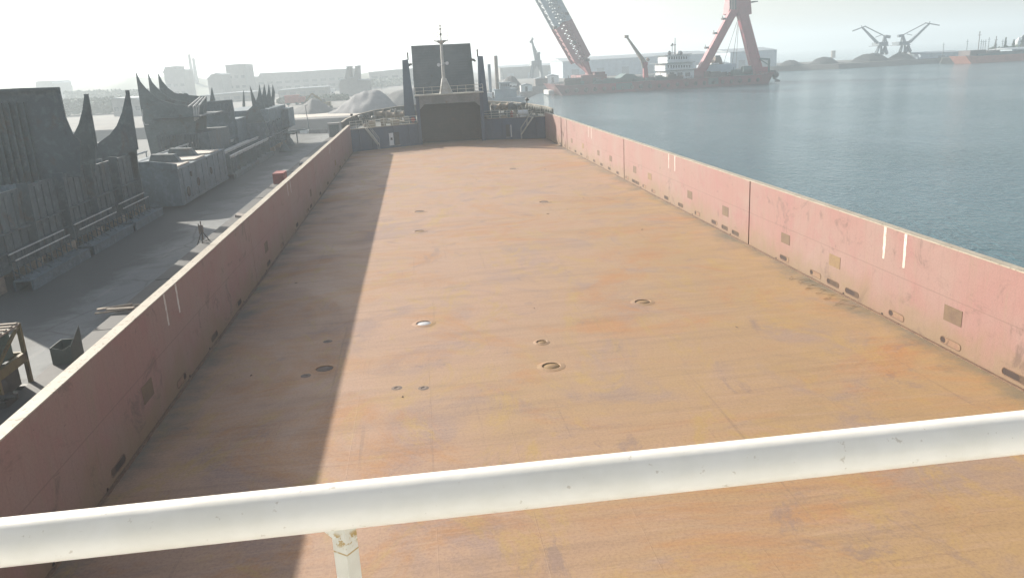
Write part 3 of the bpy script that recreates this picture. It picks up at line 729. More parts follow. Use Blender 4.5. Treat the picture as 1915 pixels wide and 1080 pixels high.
# bridge front under the camera, and its white rail
MB().box(-9.5,9.5,-9,.55,9.05,9.22).box(-9,9,-8.5,-.3,0,9.05).box(-9.5,9.5,.55,1.12,9.1,9.22).build("bridge_front", M['white'], ship)
MB().box(-9,9,.10,.24,9.22,10.25).box(-9,9,.06,.28,10.25,10.30).build('added_bounce_sill', M['white'], ship)  # unseen wheelhouse sill, put in to bounce sunlight onto the rail
MB().box(-9,9,.10,.24,11.65,13.3).box(-9,-8.86,.1,.24,10.3,11.65).box(8.86,9,.1,.24,10.3,11.65).build('added_bounce_wall', M['white'], ship)  # unseen wall round the window opening, added for more bounce on the rail
rb = thing_part = bpy.data.objects.new("bridge_rail", None); COL.objects.link(rb); rb.parent = ship; rb.location = (0,0,0)
RZ = 10.402; RY = 1.05
tb = MB(); tb.tube((-9.3,RY,RZ),(9.3,RY,RZ),.0335,n=40)
tb.build("handrail", MRAIL, rb)
ang = R_(38)
for x in (-8.7,-6.72,-4.735,-2.75,-.76,1.2,3.2,5.2,7.2):
    a = Vector((x,RY,9.15)); b = Vector((x,RY,RZ-.02))
    st = MB().bar(a, b, .026, .024, spin=ang)
    st.lathe((x,RY,9.222),[(.05,0),(.05,.008)],12)
    st.prism([(x-.012,RY-.006,RZ-.030),(x-.034,RY-.004,RZ-.029),(x-.012,RY-.006,RZ-.052)], (0,.006,0))
    st.build("stanchion", MPOST, rb)
MB().tube((-9.3,RY,9.8),(9.3,RY,9.8),.018,n=12).build("mid_rail", MRAIL, rb)

# ------------------------------------------------------------------ steel hull blocks on the quay
def plate_px(mb, px, Y, t=.14): return mb.slab(px, Y, t)
def grow(px, dx=0, dy=0): return [(x+dx, y+dy) for x, y in px]
# A: the big near block -- side shell along x, transverse frames that end in spikes
BX = -28.6
blk = thing("hull_block", "nearest large dark hull block with a flat topped plate and two separate spikes", "hull block", (-38,60,0), "ship hull blocks on the quay")
sh = MB().box(-52,BX,43.6,71.6,.9,1.15).box(-52,BX-.3,43.6,71.6,3.0,3.1)
sh.box(BX-.16,BX,43.6,71.2,1.15,5.35)
for i in range(28):
    y = 44.1+i*.98; sh.box(BX,BX+random.choice((.05,.08,.12)),y,y+.05,1.3,5.2)
sh.box(BX,BX+.34,43.6,71.2,3.1,3.16).box(BX,BX+.30,43.6,71.2,2.0,2.05)
for y in (46,51,56,60.8,66,70.6): sh.box(BX-.1,BX+.55,y,y+.12,1.15,5.6)
sh.build("shell_plating", M['steel'], blk)
# flat-topped wide frame
Y = 58
mb = MB(); plate_px(mb, [(-150,175),(0,167),(40,165),(110,163),(116,192),(123,222),(130,238),(136,252),(150,264),(150,330),(-150,360)], Y, .16)
for i in range(7):
    x0 = at_y(-20+i*14, 200, Y).x-.6; mb.box(x0-.06,x0+.06,Y-.25,Y,4.0,10.2)
mb.box(at_y(-140,170,Y).x, at_y(108,170,Y).x, Y-.3, Y+.5, 10.86, 10.95)
mb.build("web_frame", M['steel'], blk)
for Yf, px in ((62,[(100,292),(124,268),(137,253),(147,232),(154,206),(157,182),(160,176),(163,190),(171,230),(178,275),(178,330),(100,340)]),
               (70.6,[(150,300),(180,270),(205,252),(218,235),(228,210),(233,186),(237,169),(242,188),(249,230),(255,280),(258,330),(150,340)])):
    mb = MB(); plate_px(mb, px, Yf, .18)
    a = at_y(px[6][0], px[6][1], Yf); b = at_y(px[9][0], px[9][1], Yf)
    mb.bar(a+Vector((0,.09,0)), b+Vector((0,.09,0)), .3, .1)
    mb.build("web_frame", M['steel'], blk)
inner = MB()
for y in (47,52,65,68.5): inner.box(-50,BX-.2,y,y+.15,3.1,4.4+random.uniform(0,1.4))
for x in (-33,-37,-42,-47): inner.box(x-.08,x+.08,44,71,3.1,5.2)
inner.box(-46,-40,60,66,3.1,7.2).box(-50,-46,52,57,3.1,8.1)
inner.build("inner_girders", M['steelb'], blk)
for i in range(6):
    y = 46+i*5; MB().box(-50,BX+.1,y,y+1.0,0,.9).build("keel_support", M['timber'], blk)
# ledge with pipes laid on it, in three lengths along the foot of block A
lg = thing("pipe_ledge", "long low steel ledge with thin pipes on brackets along the foot of the nearest block", "ledge", (-27.6,58,0))
for a, b in ((46.8,55.2),(55.9,63.8),(64.4,71.4)):
    m_ = MB().box(BX+.6,-26.9,a,b,.55,.62).box(BX+.6,BX+.7,a,b,0,.55).box(-27.05,-26.95,a,b,0,.55)
    m_.build("ledge_plate", M['steelb'], lg)
    for x, z in ((-27.7,1.75),(-28.0,2.1)):
        MB().tube((x,a+.2,z),(x,b-.8,z),.045,n=8).build("pipe", M['pipe'], lg)
    k = int((b-a)/1.6)
    for i in range(k+1):
        y = a+.3+i*(b-a-1.2)/k; MB().bar((-27.7,y,.6),(-27.7,y,1.75),.06).bar((-28.0,y,.6),(-28.0,y,2.1),.06).bar((-28.1,y,1.2),(-27.2,y,.62),.05).bar((-28.0,y,1.7),(-27.7,y,1.7),.05).build("pipe_bracket", M['steel'], lg)

# B: three-horned block
blk = thing("hull_block", "dark hull block with three curved horns in a row on its left side", "hull block", (-38,103,0), "ship hull blocks on the quay")
for Yf, px in ((100,[(253.5,135),(262,153),(272,165),(281,173),(300,187),(330,196),(365,199),(365,300),(285,300),(268,230),(262,195)]),
               (104,[(276,137),(284,154),(295,166),(306,176),(322,186),(352,192),(380,196),(380,290),(292,280),(284,200)]),
               (108,[(295,137),(303,152),(313,164),(325,173),(334,176),(335,174),(343,176),(344,174),(350,175),(353,178),(386,181),(386,200),(386,285),(310,270),(300,180)])):
    mb = MB(); plate_px(mb, px, Yf, .18); mb.build("web_frame", M['steelg'], blk)
a = at_y(262,200,100)
sd = MB().box(-42.5,-29.5,99.0,112,.9,1.1)
p0 = at_y(290,235,99.4); p1 = at_y(368,232,99.4)
sd.box(p0.x,p1.x+1.2,99.2,110,1.0,5.0)
for i in range(14): x = p0.x+.4+i*(p1.x-p0.x)/14; sd.box(x-.05,x+.05,98.95,99.2,1.1,4.9)
sd.box(p0.x,p1.x,98.8,99.2,3.3,3.4).box(p0.x,p1.x+.6,99.0,111,6.85,6.95)
sd.build("shell_plating", M['steel'], blk)
gr = MB()
for i in range(3):
    gr.bar(at_y(352+i*9,200,99.8), at_y(374+i*5,182,104), .14).bar(at_y(362+i*3,210-i*2,99.8)+Vector((0,0,-1.0)), at_y(362+i*5,200-i*2,99.8), .16)
gr.build("ladder_frame", M['pipe'], blk)
lp = MB().path([at_y(266,205,99.5), at_y(267,225,99.5), at_y(271,233,99.5), at_y(278,233,99.5)], .06, 6); lp.build("hook_rod", M['pipe'], blk)
for i in range(4): MB().box(-42,-30,100+i*3,100.8+i*3,0,.9).build("keel_support", M['timber'], blk)

# C: flat panel block with one thin spike behind it
blk = thing("hull_block", "grey plate block with a ribbed square face and one thin spike above it", "hull block", (-34,117,0), "ship hull blocks on the quay")
mb = MB(); plate_px(mb, [(374,193),(398,189),(433,186.5),(438,212),(442,285),(372,290)], 114, .4)
for i in range(7):
    x = 392+i*6.5; mb.bar(at_y(x,194,113.9), at_y(x+2,216,113.9), .12, .2)
a = at_y(374,192,114); b = at_y(434,187,114); mb.bar(a+Vector((0,-.15,0)), b+Vector((0,-.15,0)), .3, .12)
mb.box(at_y(374,230,114).x, at_y(441,230,114).x, 114.4, 121, .9, 5.6)
mb.build("panel", M['steelb'], blk)
mb = MB(); plate_px(mb, [(391,196),(393,185),(395,168),(396,163),(398,172),(402,187),(404,196)], 119, .16); mb.build("web_frame", M['steelg'], blk)

# D: far block with a crown of spikes
blk = thing("hull_block", "far hull block at the row's end with a crown of close spikes", "hull block", (-30,131,0), "ship hull blocks on the quay")
for Yf, px in ((121,[(440,262),(440,224),(452,214),(464,206),(472,198),(470,185),(467,160),(471,170),(478,188),(484,200),(490,216),(500,235),(500,262)]),
               (126,[(462,240),(468,205),(478,190),(482,180),(485,158),(488,172),(491,186),(496,205),(498,240)]),
               (130,[(470,240),(480,200),(487,188),(491,175),(494,157.5),(497,172),(500,188),(505,206),(506,240)]),
               (134,[(482,240),(490,200),(497,186),(500,175),(502.5,157),(505,170),(508,190),(510,206),(512,240)]),
               (138,[(495,240),(504,200),(508,178),(509.5,158),(512,166),(514,172),(513,190),(516,215),(518,240)])):
    mb = MB(); plate_px(mb, px, Yf, .18); mb.build("web_frame", M['steelg'], blk)
mb = MB().box(-36,-26.4,120.5,141,.8,4.6).box(-33.5,-26.3,124,141,4.6,6.3).box(-26.4,-25.2,136,142,2.8,5.8)
for i in range(10): mb.box(-26.4,-26.15,121.3+i*2,121.4+i*2,.9,4.5)
mb.box(-26.4,-26.0,120.5,141,2.4,2.5)
mb.build("shell_plating", M['steelb'], blk)
for i in range(4): MB().box(-36,-26.5,121+i*5.5,122+i*5.5,0,.8).build("keel_support", M['timber'], blk)
# lone thin spike between C and D
sp = MB(); plate_px(sp, [(453,222),(453.5,195),(454.5,172),(455.5,168.5),(457,180),(459,205),(459.5,222)], 150, .2); sp.box(at_y(452,218,150).x,at_y(461,218,150).x,149.6,150.8,0,5.2)
tag(sp.build("spike_plate", M['steelg'], loc=(at_y(456,220,150).x,150,0)), "lone thin steel spike standing between the plate block and the crowned block", "steel plate")

# E: low blue-grey block lying along the quay
blk = thing("steel_block", "low blue grey steel box section with holes in its side and pale sunlit top", "steel block", (-29,83,0))
mb = MB().box(-33,-26.05,74.3,92.7,.25,3.55)
mb.box(-26.05,-25.97,74.3,92.7,.25,.5).box(-26.05,-25.97,74.3,92.7,3.4,3.55)
for i in range(8): y = 75.5+i*2.3; mb.box(-26.05,-25.99,y,y+.06,.5,3.4)
mb.prism([(-33,74.3,3.55),(-26.05,74.3,3.55),(-26.05,74.3,3.95),(-28.4,74.3,4.35),(-33,74.3,4.1)], (0,.15,0))
mb.build("box_shell", M['steelb'], blk)
for y, z, w_, h in ((76.6,1.2,.35,.9),(80.3,1.6,.9,.8),(85.6,2.0,.8,.7),(78.2,2.6,.3,.5)):
    MB().lathe((-26.0,y,z),[(h/2,-.03),(h/2,.035),(h/2*.99,.04)],14,(1,0,0)).build("lightening_hole", M['tunnel'], blk)
for (y0, y1, x0) in ((75,79,-29.5),(80.8,84.8,-30),(86.8,90.8,-29.8)):
    MB().box(x0,-26.2,y0,y1,3.58,3.70).build("top_plate", M['sand'], blk)  # sunlit look of the top is put into the plates' pale colour
for y0, y1 in ((79.1,80.6),(85,86.6)):
    MB().prism([(-30,y0,3.58),(-27,y0,3.58),(-27.6,y0,4.4),(-29.6,y0,4.5)], (0,.9,0)).build("bracket_plate", M['steel'], blk)
# pipes lying behind it
for i, (a, b) in enumerate(((at_x(215,298,-33), at_x(275,286,-33)), (at_x(290,290,-31), at_x(318,281,-31)), (at_x(329,277,-31), at_x(352,269,-31)), (at_x(360,267,-31), at_x(380,260,-31)))):
    a.z = b.z = (a.z+b.z)/2
    tag(MB().tube(a, b, .10, n=8).bar((a.x,a.y+.3,0),(a.x,a.y+.3,a.z-.08),.1).bar((b.x,b.y-.3,0),(b.x,b.y-.3,b.z-.08),.1).build("pipe_on_posts", M['pipe'], loc=(a.x,(a.y+b.y)/2,0)),
        "pale pipe on short posts, in the broken line behind the low blue grey block", "pipe", "pipes in a line on posts")

# F: rack of long bright rails beyond the blue-grey block
rk = thing("steel_rack", "long low rack of bright parallel rails lying beyond the blue grey block", "rack", (-28,108,0))
rkx = (-26.0,-27.1,-28.2,-29.6,-30.4)
rm = MB().box(-31,-25.6,94,120,.5,.58).box(-25.7,-25.5,94,120,0,.5).box(-31,-25.8,93.6,93.9,.58,2.9)
for i in range(8): rm.box(-31,-25.8,95+i*3.4,95.15+i*3.4,.58,2.3)
rm.build("rack_frame", M['steelg'], rk)
for i, x in enumerate(rkx):
    z = 2.45+(.0,.35,.1,.5,.25)[i]
    MB().box(x-.14,x+.14,94.2+i*.6,119.5-i*1.4,z,z+.10).box(x-.03,x+.03,94.2+i*.6,119.5-i*1.4,z-.22,z).build("rail", M['pipe'], rk)
    MB().box(x-.05,x+.05,97+i,97.2+i,.58,z-.22).box(x-.05,x+.05,111-i,111.2-i,.58,z-.22).build("rail_post", M['steel'], rk)

# ------------------------------------------------------------------ quay furniture
def pedestal(x, y, h, s, label):
    t = thing("support_stand", label, "stand", (x,y,0), "steel support stands on the quay")
    MB().lathe((x,y,0),[(.85*s,0),(.85*s,.08),(.40*s,.55*h),(.22*s,.62*h),(.20*s,h-.14)],14).build("cone_base", M['steelg'], t)
    MB().box(x-1.0*s,x+1.0*s,y-.3,y+.3,h-.14,h).build("head_beam", M['steel'], t)
a = at_z(533,283); pedestal(a.x, a.y, 1.75, 1.05, "grey cone shaped support stand on the sunlit quay, the nearer of two")
a = at_z(542.5,271.5); pedestal(a.x, a.y, 1.85, 1.0, "grey cone shaped support stand on the sunlit quay, the farther of two")
a = at_z(519,276); b = at_z(549,268)
tr = thing("trestle", "long low trestle beam on thin legs beside the cone shaped stands", "trestle", (a.x+1,a.y+3,0))
MB().bar((a.x,a.y,2.05),(a.x+3.6,a.y+9,2.05),.35,.22).build("beam", M['steelg'], tr)
for q in (0.02,.33,.66): MB().bar((a.x+3.6*q,a.y+9*q,0),(a.x+3.6*q,a.y+9*q,1.94),.16).build("leg", M['steel'], tr)
# tripod jack stand
a = at_z(382,461); tp = thing("jack_stand", "thin black tripod jack stand with a rusty screw head on the grey quay", "jack stand", (a.x,a.y,0))
for k in range(3):
    t = k*2.094+.6; MB().tube((a.x+.62*math.cos(t),a.y+.62*math.sin(t),0),(a.x+.07*math.cos(t),a.y+.07*math.sin(t),.98),.035,n=7).build("leg", M['black'], tp)
br3 = MB()
for k in range(3):
    t = k*2.094+.6; u = t+2.094; br3.tube((a.x+.38*math.cos(t),a.y+.38*math.sin(t),.4),(a.x+.38*math.cos(u),a.y+.38*math.sin(u),.4),.02,n=6)
br3.build("brace", M['black'], tp)
MB().tube((a.x,a.y,.5),(a.x,a.y,1.0),.05,n=8).box(a.x-.1,a.x+.1,a.y-.08,a.y+.08,1.0,1.5).tube((a.x,a.y,1.5),(a.x,a.y,1.78),.04,n=8).tube((a.x-.16,a.y,.9),(a.x-.16,a.y,1.6),.04,n=8).build("screw_head", M['spud'], tp)
# kerb timber along the quay edge
kb = MB(); y = -20
while y < 154:
    L = random.uniform(7,11); kb.box(-20.0+random.uniform(-.03,.03),-18.85,y,min(y+L-.06,154.5),0,.30+random.uniform(-.02,.03)); y += L
tag(kb.build("quay_kerb", M['kerb'], loc=(-19.3,67,0)), "dark tarred timber kerb running along the quay edge beside the ship", "kerb")
# open steel box by the kerb
gb = thing("steel_bin", "dull green open steel bin with a dented rim standing against the quay kerb", "bin", (-19.5,32.8,0))
b = MB(); x0, x1, y0, y1, h = -19.95,-19.15,32.3,33.4,1.0
for q in ((x0,x0+.03,y0,y1),(x1-.03,x1,y0,y1),(x0+.03,x1-.03,y1-.03,y1)): b.box(*q,0.3,h)
b.prism([(x0+.03,y0,.3),(x1-.03,y0,.3),(x1-.03,y0,h+.02),(x0+.45,y0,h-.14),(x0+.36,y0,h-.09),(x0+.03,y0,h)], (0,.03,0))
b.box(x0,x1,y0,y1,.27,.3).build("bin_body", M['boxgreen'], gb)
MB().prism([(x1-.01,y0+.03,h),(x1-.01,y1,h+.55),(x1-.01,y1,h)], (.02,0,0)).build("bin_lid", M['boxgreen'], gb)
# red box against the kerb
a = at_z(522,352); rd = thing("red_box", "red steel box standing on the quay kerb beyond the left bulwark", "box", (a.x,a.y,0))
MB().box(-19.72,-18.7,84.5,86.8,0.33,1.32).box(-19.76,-18.66,84.45,84.5,.33,1.36).build("box_body", M['red'], rd)
MB().box(-19.76,-18.66,84.5,86.85,1.32,1.38).build("box_lid", M['red'], rd)
# loose timbers over the kerb
for i, (dx, dy, rz, L) in enumerate(((0,0,.18,2.2),(.1,.5,.05,1.9),(-.3,.3,.33,1.6),(.2,-.35,-.08,1.3))):
    p = Vector((-19.9+dx,39.8+dy,.32+.06*i))
    tag(MB().bar(p-Vector((math.cos(rz)*L/2,math.sin(rz)*L/2,0)), p+Vector((math.cos(rz)*L/2,math.sin(rz)*L/2,0)), .28, .055).build("timber_plank", M['timber'], loc=tuple(p)),
        "weathered timber plank in the small pile across the quay kerb", "plank", "planks piled across the kerb")
for px, py, lab in ((464,402,"small pale steel sheet lying over the kerb nearer the ship's bridge"),(575,306,"small dark steel sheet lying over the kerb beyond the red box")):
    p = at_z(px, py, .34); tag(MB().box(p.x-.9,p.x+.5,p.y-.6,p.y+.6,.33,.37).prism([(p.x-.9,p.y-.6,.37),(p.x-.3,p.y-.6,.37),(p.x-.9,p.y-.6,.55)], (0,1.1,0)).build("steel_sheet", M['sand' if px < 500 else 'steel'], loc=tuple(p)), lab, "steel sheet")

# machine at the lower left, close to the hull
mc = thing("power_pack", "old yellow and teal machine with an open slatted top beside the ship", "machine", (-20.6,29.3,0))
fx0, fx1, fy0, fy1 = -23.6,-19.95,28.3,30.6
fr_ = MB()
for x in (fx0,fx1-.14):
    for y in (fy0,fy1-.14): fr_.box(x,x+.14,y,y+.14,0.15,2.6)
fr_.box(fx0,fx1,fy0,fy0+.14,1.25,1.5).box(fx1-.14,fx1,fy0+.14,fy1-.14,1.15,1.5).box(fx0,fx1,fy1-.14,fy1,1.2,1.5)
fr_.bar((fx1-.07,fy0,1.5),(fx1-.07,fy1,2.6),.1)
fr_.build("frame", M['yellow'], mc)
MB().box(fx0+.2,fx1-.35,fy0+.25,fy1-.3,1.45,2.45).box(fx0+.1,fx1-.25,fy0+.15,fy1-.2,2.45,2.5).build("cowling", M['teal'], mc)
sl2 = MB()
for i in range(6): sl2.box(fx0-.2,fx1-.05,fy0+.02+i*.40,fy0+.18+i*.40,2.62,2.68)
sl2.box(fx0,fx0+.1,fy0,fy1,2.56,2.62).box(fx1-.1,fx1,fy0,fy1,2.56,2.62)
sl2.build("slatted_top", M['timber'], mc)
MB().box(fx0-.3,fx1+.35,fy0-.25,fy0-.12,2.5,2.6).build("cross_bar", M['pipe'], mc)
en = MB().box(fx0+.3,fx1-.3,fy0+.3,fy1-.3,.3,1.15).lathe((-20.4,fy0+.1,.75),[(.4,0),(.44,.1),(.44,.5)],14,(0,1,0)).tube((-21.8,fy0,.6),(-19.4,fy0-.1,.6),.09,n=8)
for i in range(5): en.tube((-22.5+i*.5,fy0-.05,.3),(-22.5+i*.5,fy0-.05,1.1),.05,n=6)
en.build("engine", M['black'], mc)
MB().box(fx0-.1,fx1+.1,fy0-.1,fy0+.1,0,.15).box(fx0-.1,fx1+.1,fy1-.1,fy1+.1,0,.15).build("skid", M['black'], mc)
# cluttered gear between machine and kerb
for i,(x,y,sx,sy,sz,mm,lab) in enumerate(((-20.4,26.6,1.1,.8,.75,'teal',"low teal steel tank on the quay in front of the yellow machine"),(-19.95,28.4,.5,.9,.5,'black',"small black gearbox on the quay between the yellow machine and the kerb"))):
    b = MB().box(x-sx/2,x+sx/2,y-sy/2,y+sy/2,.06,sz).box(x-sx/2+.1,x+sx/2-.1,y-sy/2+.1,y+sy/2-.1,sz,sz+.08).tube((x-.1,y,sz),(x-.1,y,sz+.3),.07,n=8).box(x-sx/2,x-sx/2+.1,y-sy/2,y+sy/2,0,.06).box(x+sx/2-.1,x+sx/2,y-sy/2,y+sy/2,0,.06)
    tag(b.build("tank" if i == 0 else "gearbox", M[mm], loc=(x,y,0)), lab, "tank" if i == 0 else "gearbox")
hz = MB(); pts = []
for k in range(26): pts.append((-20.0+.35*math.sin(k*.9)+random.uniform(-.15,.15), 25.2+k*.21, .05+.03*(k % 3)))
hz.path(pts, .035, 6); tag(hz.build("hose", M['black'], loc=(-20,28,0)), "thin black hose snaking along the quay beside the machine", "hose")
# end-of-quay barrier, cabinet, poles
a = at_z(546,250); b = at_z(614,249)
for i in range(4):
    t0, t1 = i/4, (i+.94)/4; p = a.lerp(b, t0); q = a.lerp(b, t1)
    lab = ("low white painted barrier block at the far quay end" if i % 3 == 1 else "low grey barrier block at the far quay end")
    tag(MB().bar((p.x,p.y,.32),(q.x,q.y,.32),.4,.64).bar((p.x,p.y,.7),(q.x,q.y,.7),.25,.12).build("barrier_block", M['white' if i % 3 == 1 else 'concrete'], loc=(p.x,p.y,0)), lab+(", left of the cabinet" if i == 3 else ", second from the left" if i == 1 else ", leftmost of the row" if i == 0 else ", third from the left"), "barrier", "barrier blocks at the quay end")
a = at_z(627,259); cb = thing("quay_cabinet", "grey control cabinet by the far quay end just outside the left bulwark", "cabinet", (a.x,a.y,0))
MB().box(a.x-1.0,a.x+.9,a.y,a.y+1.6,0,2.5).box(a.x-1.1,a.x+1.0,a.y-.1,a.y+1.7,2.5,2.62).build("cabinet_body", M['concrete'], cb)
MB().box(a.x-.85,a.x+.75,a.y-.03,a.y-.003,.3,2.3).build("cabinet_door", M['steelg'], cb)
for i, (px, py, h, lab) in enumerate(((545,228,4.2,"thin dark pole on the far bank behind the crowned block, leftmost"),(579,247,5.0,"thin dark pole at the quay end behind the barrier blocks"),(716,183,8.6,"tall thin leaning lamp pole rising over the pale gravel heap"))):
    p = at_z(px, py, 0.2); q = p+Vector((-.25,0,h))
    tag(MB().tube(p, q, .10, .06, n=8).box(p.x-.2,p.x+.2,p.y-.2,p.y+.2,.0,.25).bar(q, q+Vector((.5,0,.08)), .12, .08).build("thin_pole", M['steel'], loc=tuple(p)), lab, "pole")

# ------------------------------------------------------------------ far left bank: heaps, sheds, town
def px_mound(name, mat, crest, Y, depth, label, seed, group=None, rough=.5, z0=.2):
    pts = [(at_y(x, y, Y).x, max(at_y(x, y, Y).z, z0)) for x, y in crest]
    return tag(mound(name, mat, pts, Y, depth, z0, seed, rough=rough), label, "heap", group)
px_mound("gravel_heap", M['gravel'], [(612,214),(632,203),(648,190),(662,177),(682,169),(706,168),(722,176),(736,192),(750,206)], 232, 14, "large pale heap of broken stone behind the ship's left bow", 1.2, None, .8)
px_mound("gravel_heap", M['gravel2'], [(520,216),(545,207),(566,195),(583,187),(600,192),(620,205),(640,216)], 240, 12, "low grey gravel heap left of the large pale stone heap", 4.4)
px_mound("gravel_heap", M['gravel2'], [(720,182),(735,172),(760,166),(790,166),(815,172),(835,182)], 262, 12, "brownish earth heap partly hidden behind the ship's left ramp post", 8.1)
# excavator working on the grey heap
ex = thing("excavator", "small orange excavator with raised arm working by the pale stone heap", "excavator", tuple(at_z(612,203,.2)))
c = at_z(612,203,.2)
MB().box(c.x-1.6,c.x-.9,c.y-1.9,c.y+1.9,.2,1.0).box(c.x+.9,c.x+1.6,c.y-1.9,c.y+1.9,.2,1.0).build("track", M['black'], ex)
MB().box(c.x-1.3,c.x+1.3,c.y-1.4,c.y+1.6,1.05,2.3).build("engine_house", M['yellow'], ex)
MB().box(c.x-1.3,c.x-.2,c.y-1.2,c.y+.4,2.3,3.3).build("cab", M['glassdark'], ex)
MB().bar((c.x-.4,c.y,2.0),(c.x-4.2,c.y,5.0),.45,.6).bar((c.x-4.2,c.y,5.0),(c.x-6.6,c.y,2.6),.35,.45).build("arm", M['yellow'], ex)
MB().prism([(c.x-6.2,c.y-.6,2.7),(c.x-7.2,c.y-.6,2.4),(c.x-7.0,c.y-.6,1.5),(c.x-6.1,c.y-.6,1.8)], (0,1.2,0)).build("bucket", M['black'], ex)

def house(name, label, cat, px, Y, depth, mat, roofmat=None, group=None, windows=0, roofpx=None):
    pts = [at_y(x, y, Y) for x, y in px]
    xs = [p.x for p in pts]; x0, x1 = min(xs), max(xs)
    t = thing(name, label, cat, ((x0+x1)/2, Y, 0), group)
    foot = [Vector((x1, Y, 0)), Vector((x0, Y, 0))]
    MB().prism(pts+foot, (0, depth, 0)).build("wall", mat, t)
    zt = min(p.z for p in pts)
    r = MB()
    for a, b in zip(pts, pts[1:]):
        if abs(a.x-b.x) > .5: r.hexa([a+Vector((-.3,-.5,.02)), b+Vector((.3,-.5,.02)), b+Vector((.3,depth+.5,.02)), a+Vector((-.3,depth+.5,.02))], [a+Vector((-.3,-.5,.35)), b+Vector((.3,-.5,.35)), b+Vector((.3,depth+.5,.35)), a+Vector((-.3,depth+.5,.35))])
    r.build("roof", roofmat or M['shedroof'], t)
    for k in range(windows):
        x = x0+(x1-x0)*(k+.5)/windows; ww = (x1-x0)/windows*.3
        for z in ([zt*.35, zt*.65] if zt > 8 else [zt*.55]): MB().box(x-ww,x+ww,Y-.08,Y-.004,z-.7,z+.7).build("window", M['glassdark'], t)
    return t
house("town_building", "tall pale block with a wide flat roof cap on the hazy left skyline", "building", [(421,123),(446,121),(457,121)], 470, 24, M['concrete'], windows=3)
house("town_building", "stepped pale building on the hazy skyline above the three curved horns", "building", [(306,137),(308,127),(326,125),(327,131),(343,131),(344,142)], 480, 20, M['concrete'], windows=3)
house("town_building", "small pale domed building left of the tall capped block on the skyline", "building", [(388,149),(394,141),(404,138),(414,140),(415,149)], 440, 20, M['concrete'])
house("long_shed", "long low hazy shed running right from the tall capped skyline block", "shed", [(462,145),(484,144),(486,138),(560,135),(620,131),(660,129)], 520, 40, M['concrete'], windows=12)
house("long_shed", "faint long low shed on the skyline above the nearest block's flat plate", "shed", [(66,156),(70,153),(94,152),(98,156)], 560, 30, M['concrete'], windows=3)
house("long_shed", "wide pale warehouse behind the tall lamp pole and the pale stone heap", "shed", [(690,136),(740,131),(770,129),(880,124)], 560, 40, M['concrete'], windows=10)
house("plant_building", "grey stepped plant with two short towers behind the pale stone heap", "plant", [(634,162),(636,150),(646,149),(648,126),(654,125),(655,146),(663,145),(664,125),(670,124),(671,150),(690,151),(691,164)], 380, 18, M['concrete'])
house("yard_shed", "low grey yard shed far behind the gap between the two nearest spikes", "shed", [(208,186),(212,185),(256,185),(262,190)], 300, 18, M['concrete'], windows=4)
house("yard_shed", "low dim yard shed behind the row of blocks, right of the crowned block", "shed", [(520,170),(560,166),(610,163)], 420, 18, M['gravel2'], windows=5)
house("yard_shed", "long dim yard shed behind the thin spike of the plate block", "shed", [(376,180),(440,174),(470,173)], 400, 18, M['gravel2'], windows=5)
for px, py0, py1, lab in ((362,158,101,"faint left chimney of a thin pair on the hazy skyline"),(369,158,108,"faint right chimney of a thin pair on the hazy skyline")):
    a = at_y(px, py0, 620); b = at_y(px, py1, 620); a.z = 0
    b.x = a.x
    tag(MB().tube(a, b, 1.6, 1.0, n=10).tube(b-Vector((0,0,1.5)), b-Vector((0,0,1.1)), 1.25, n=10).build("chimney", M['concrete'], loc=tuple(a)), lab, "chimney", "thin chimneys on the skyline")

# vehicles and stores scattered over the yard, small in the haze
for i, (px, py, mm, lab) in enumerate(((548,170,'white',"tiny white truck far across the yard above the grey gravel heap"),(612,176,'white',"tiny pale van parked left of the plant with two towers"),(552,196,'red',"tiny red lorry on the yard left of the grey gravel heap"),(655,147,'white',"tiny white van high on the yard by the plant towers"))):
    p = at_z(px, py, .2); s = 1.3
    v_ = thing("parked_truck", lab, "truck", tuple(p), "trucks on the far yard")
    MB().box(p.x-2.6*s,p.x+1.4*s,p.y-1.1*s,p.y+1.1*s,.9,2.9*s).build("cargo_body", M[mm], v_)
    MB().box(p.x+1.5*s,p.x+3.0*s,p.y-1.0*s,p.y+1.0*s,.7,2.3*s).build("cab", M[mm], v_)
    for dx in (-1.9,.6,2.2):
        for dy in (-1.1,.8): MB().tube((p.x+dx*s,p.y+dy*s,.65),(p.x+dx*s,p.y+(dy+.3)*s,.65),.5,n=10).build("wheel", M['black'], v_)

# ------------------------------------------------------------------ spud barge beyond the bow
sb = thing("spud_barge", "small blue grey work barge with two tall steel spud piles off the ship's right bow", "work barge", (25,288,WATER_Z))
MB().prism([(18.5,280,WATER_Z-1),(31.6,280,WATER_Z-1),(32.6,280,-.6),(18.0,280,-.6)], (0,15,0)).build("hull", M['boatblue'], sb)
MB().box(22.5,30.0,282,291,-.6,2.2).box(22.2,30.3,281.7,291.3,2.2,2.4).box(24.5,28.0,284,289,2.4,4.4).box(24.2,28.3,283.7,289.3,4.4,4.6).build("deckhouse", M['boatblue'], sb)
wn = MB()
for i in range(4): wn.box(25+i*.75,25.5+i*.75,283.94,283.995,3.2,4.0)
wn.build("window", M['glassdark'], sb)
for x, zt, r, mm in ((24.0,13.6,.62,'spud'),(21.5,10.9,.55,'spudblue')):
    MB().tube((x,287,-5),(x-.03,287,zt),r,n=14).build("spud_pile", M[mm], sb)
    MB().box(x-1,x+1,286,288,-.6,1.4).build("spud_gate", M['vdark'], sb)
MB().tube((31.0,281,-.6),(31.0,281,1.6),.1,n=6).tube((30,281,.4),(32.3,281,.4),.05,n=6).box(19,21.5,281.5,284,-.6,1.5).bar((26,289,4.6),(26,289,8.0),.15).build("deck_gear", M['white'], sb)

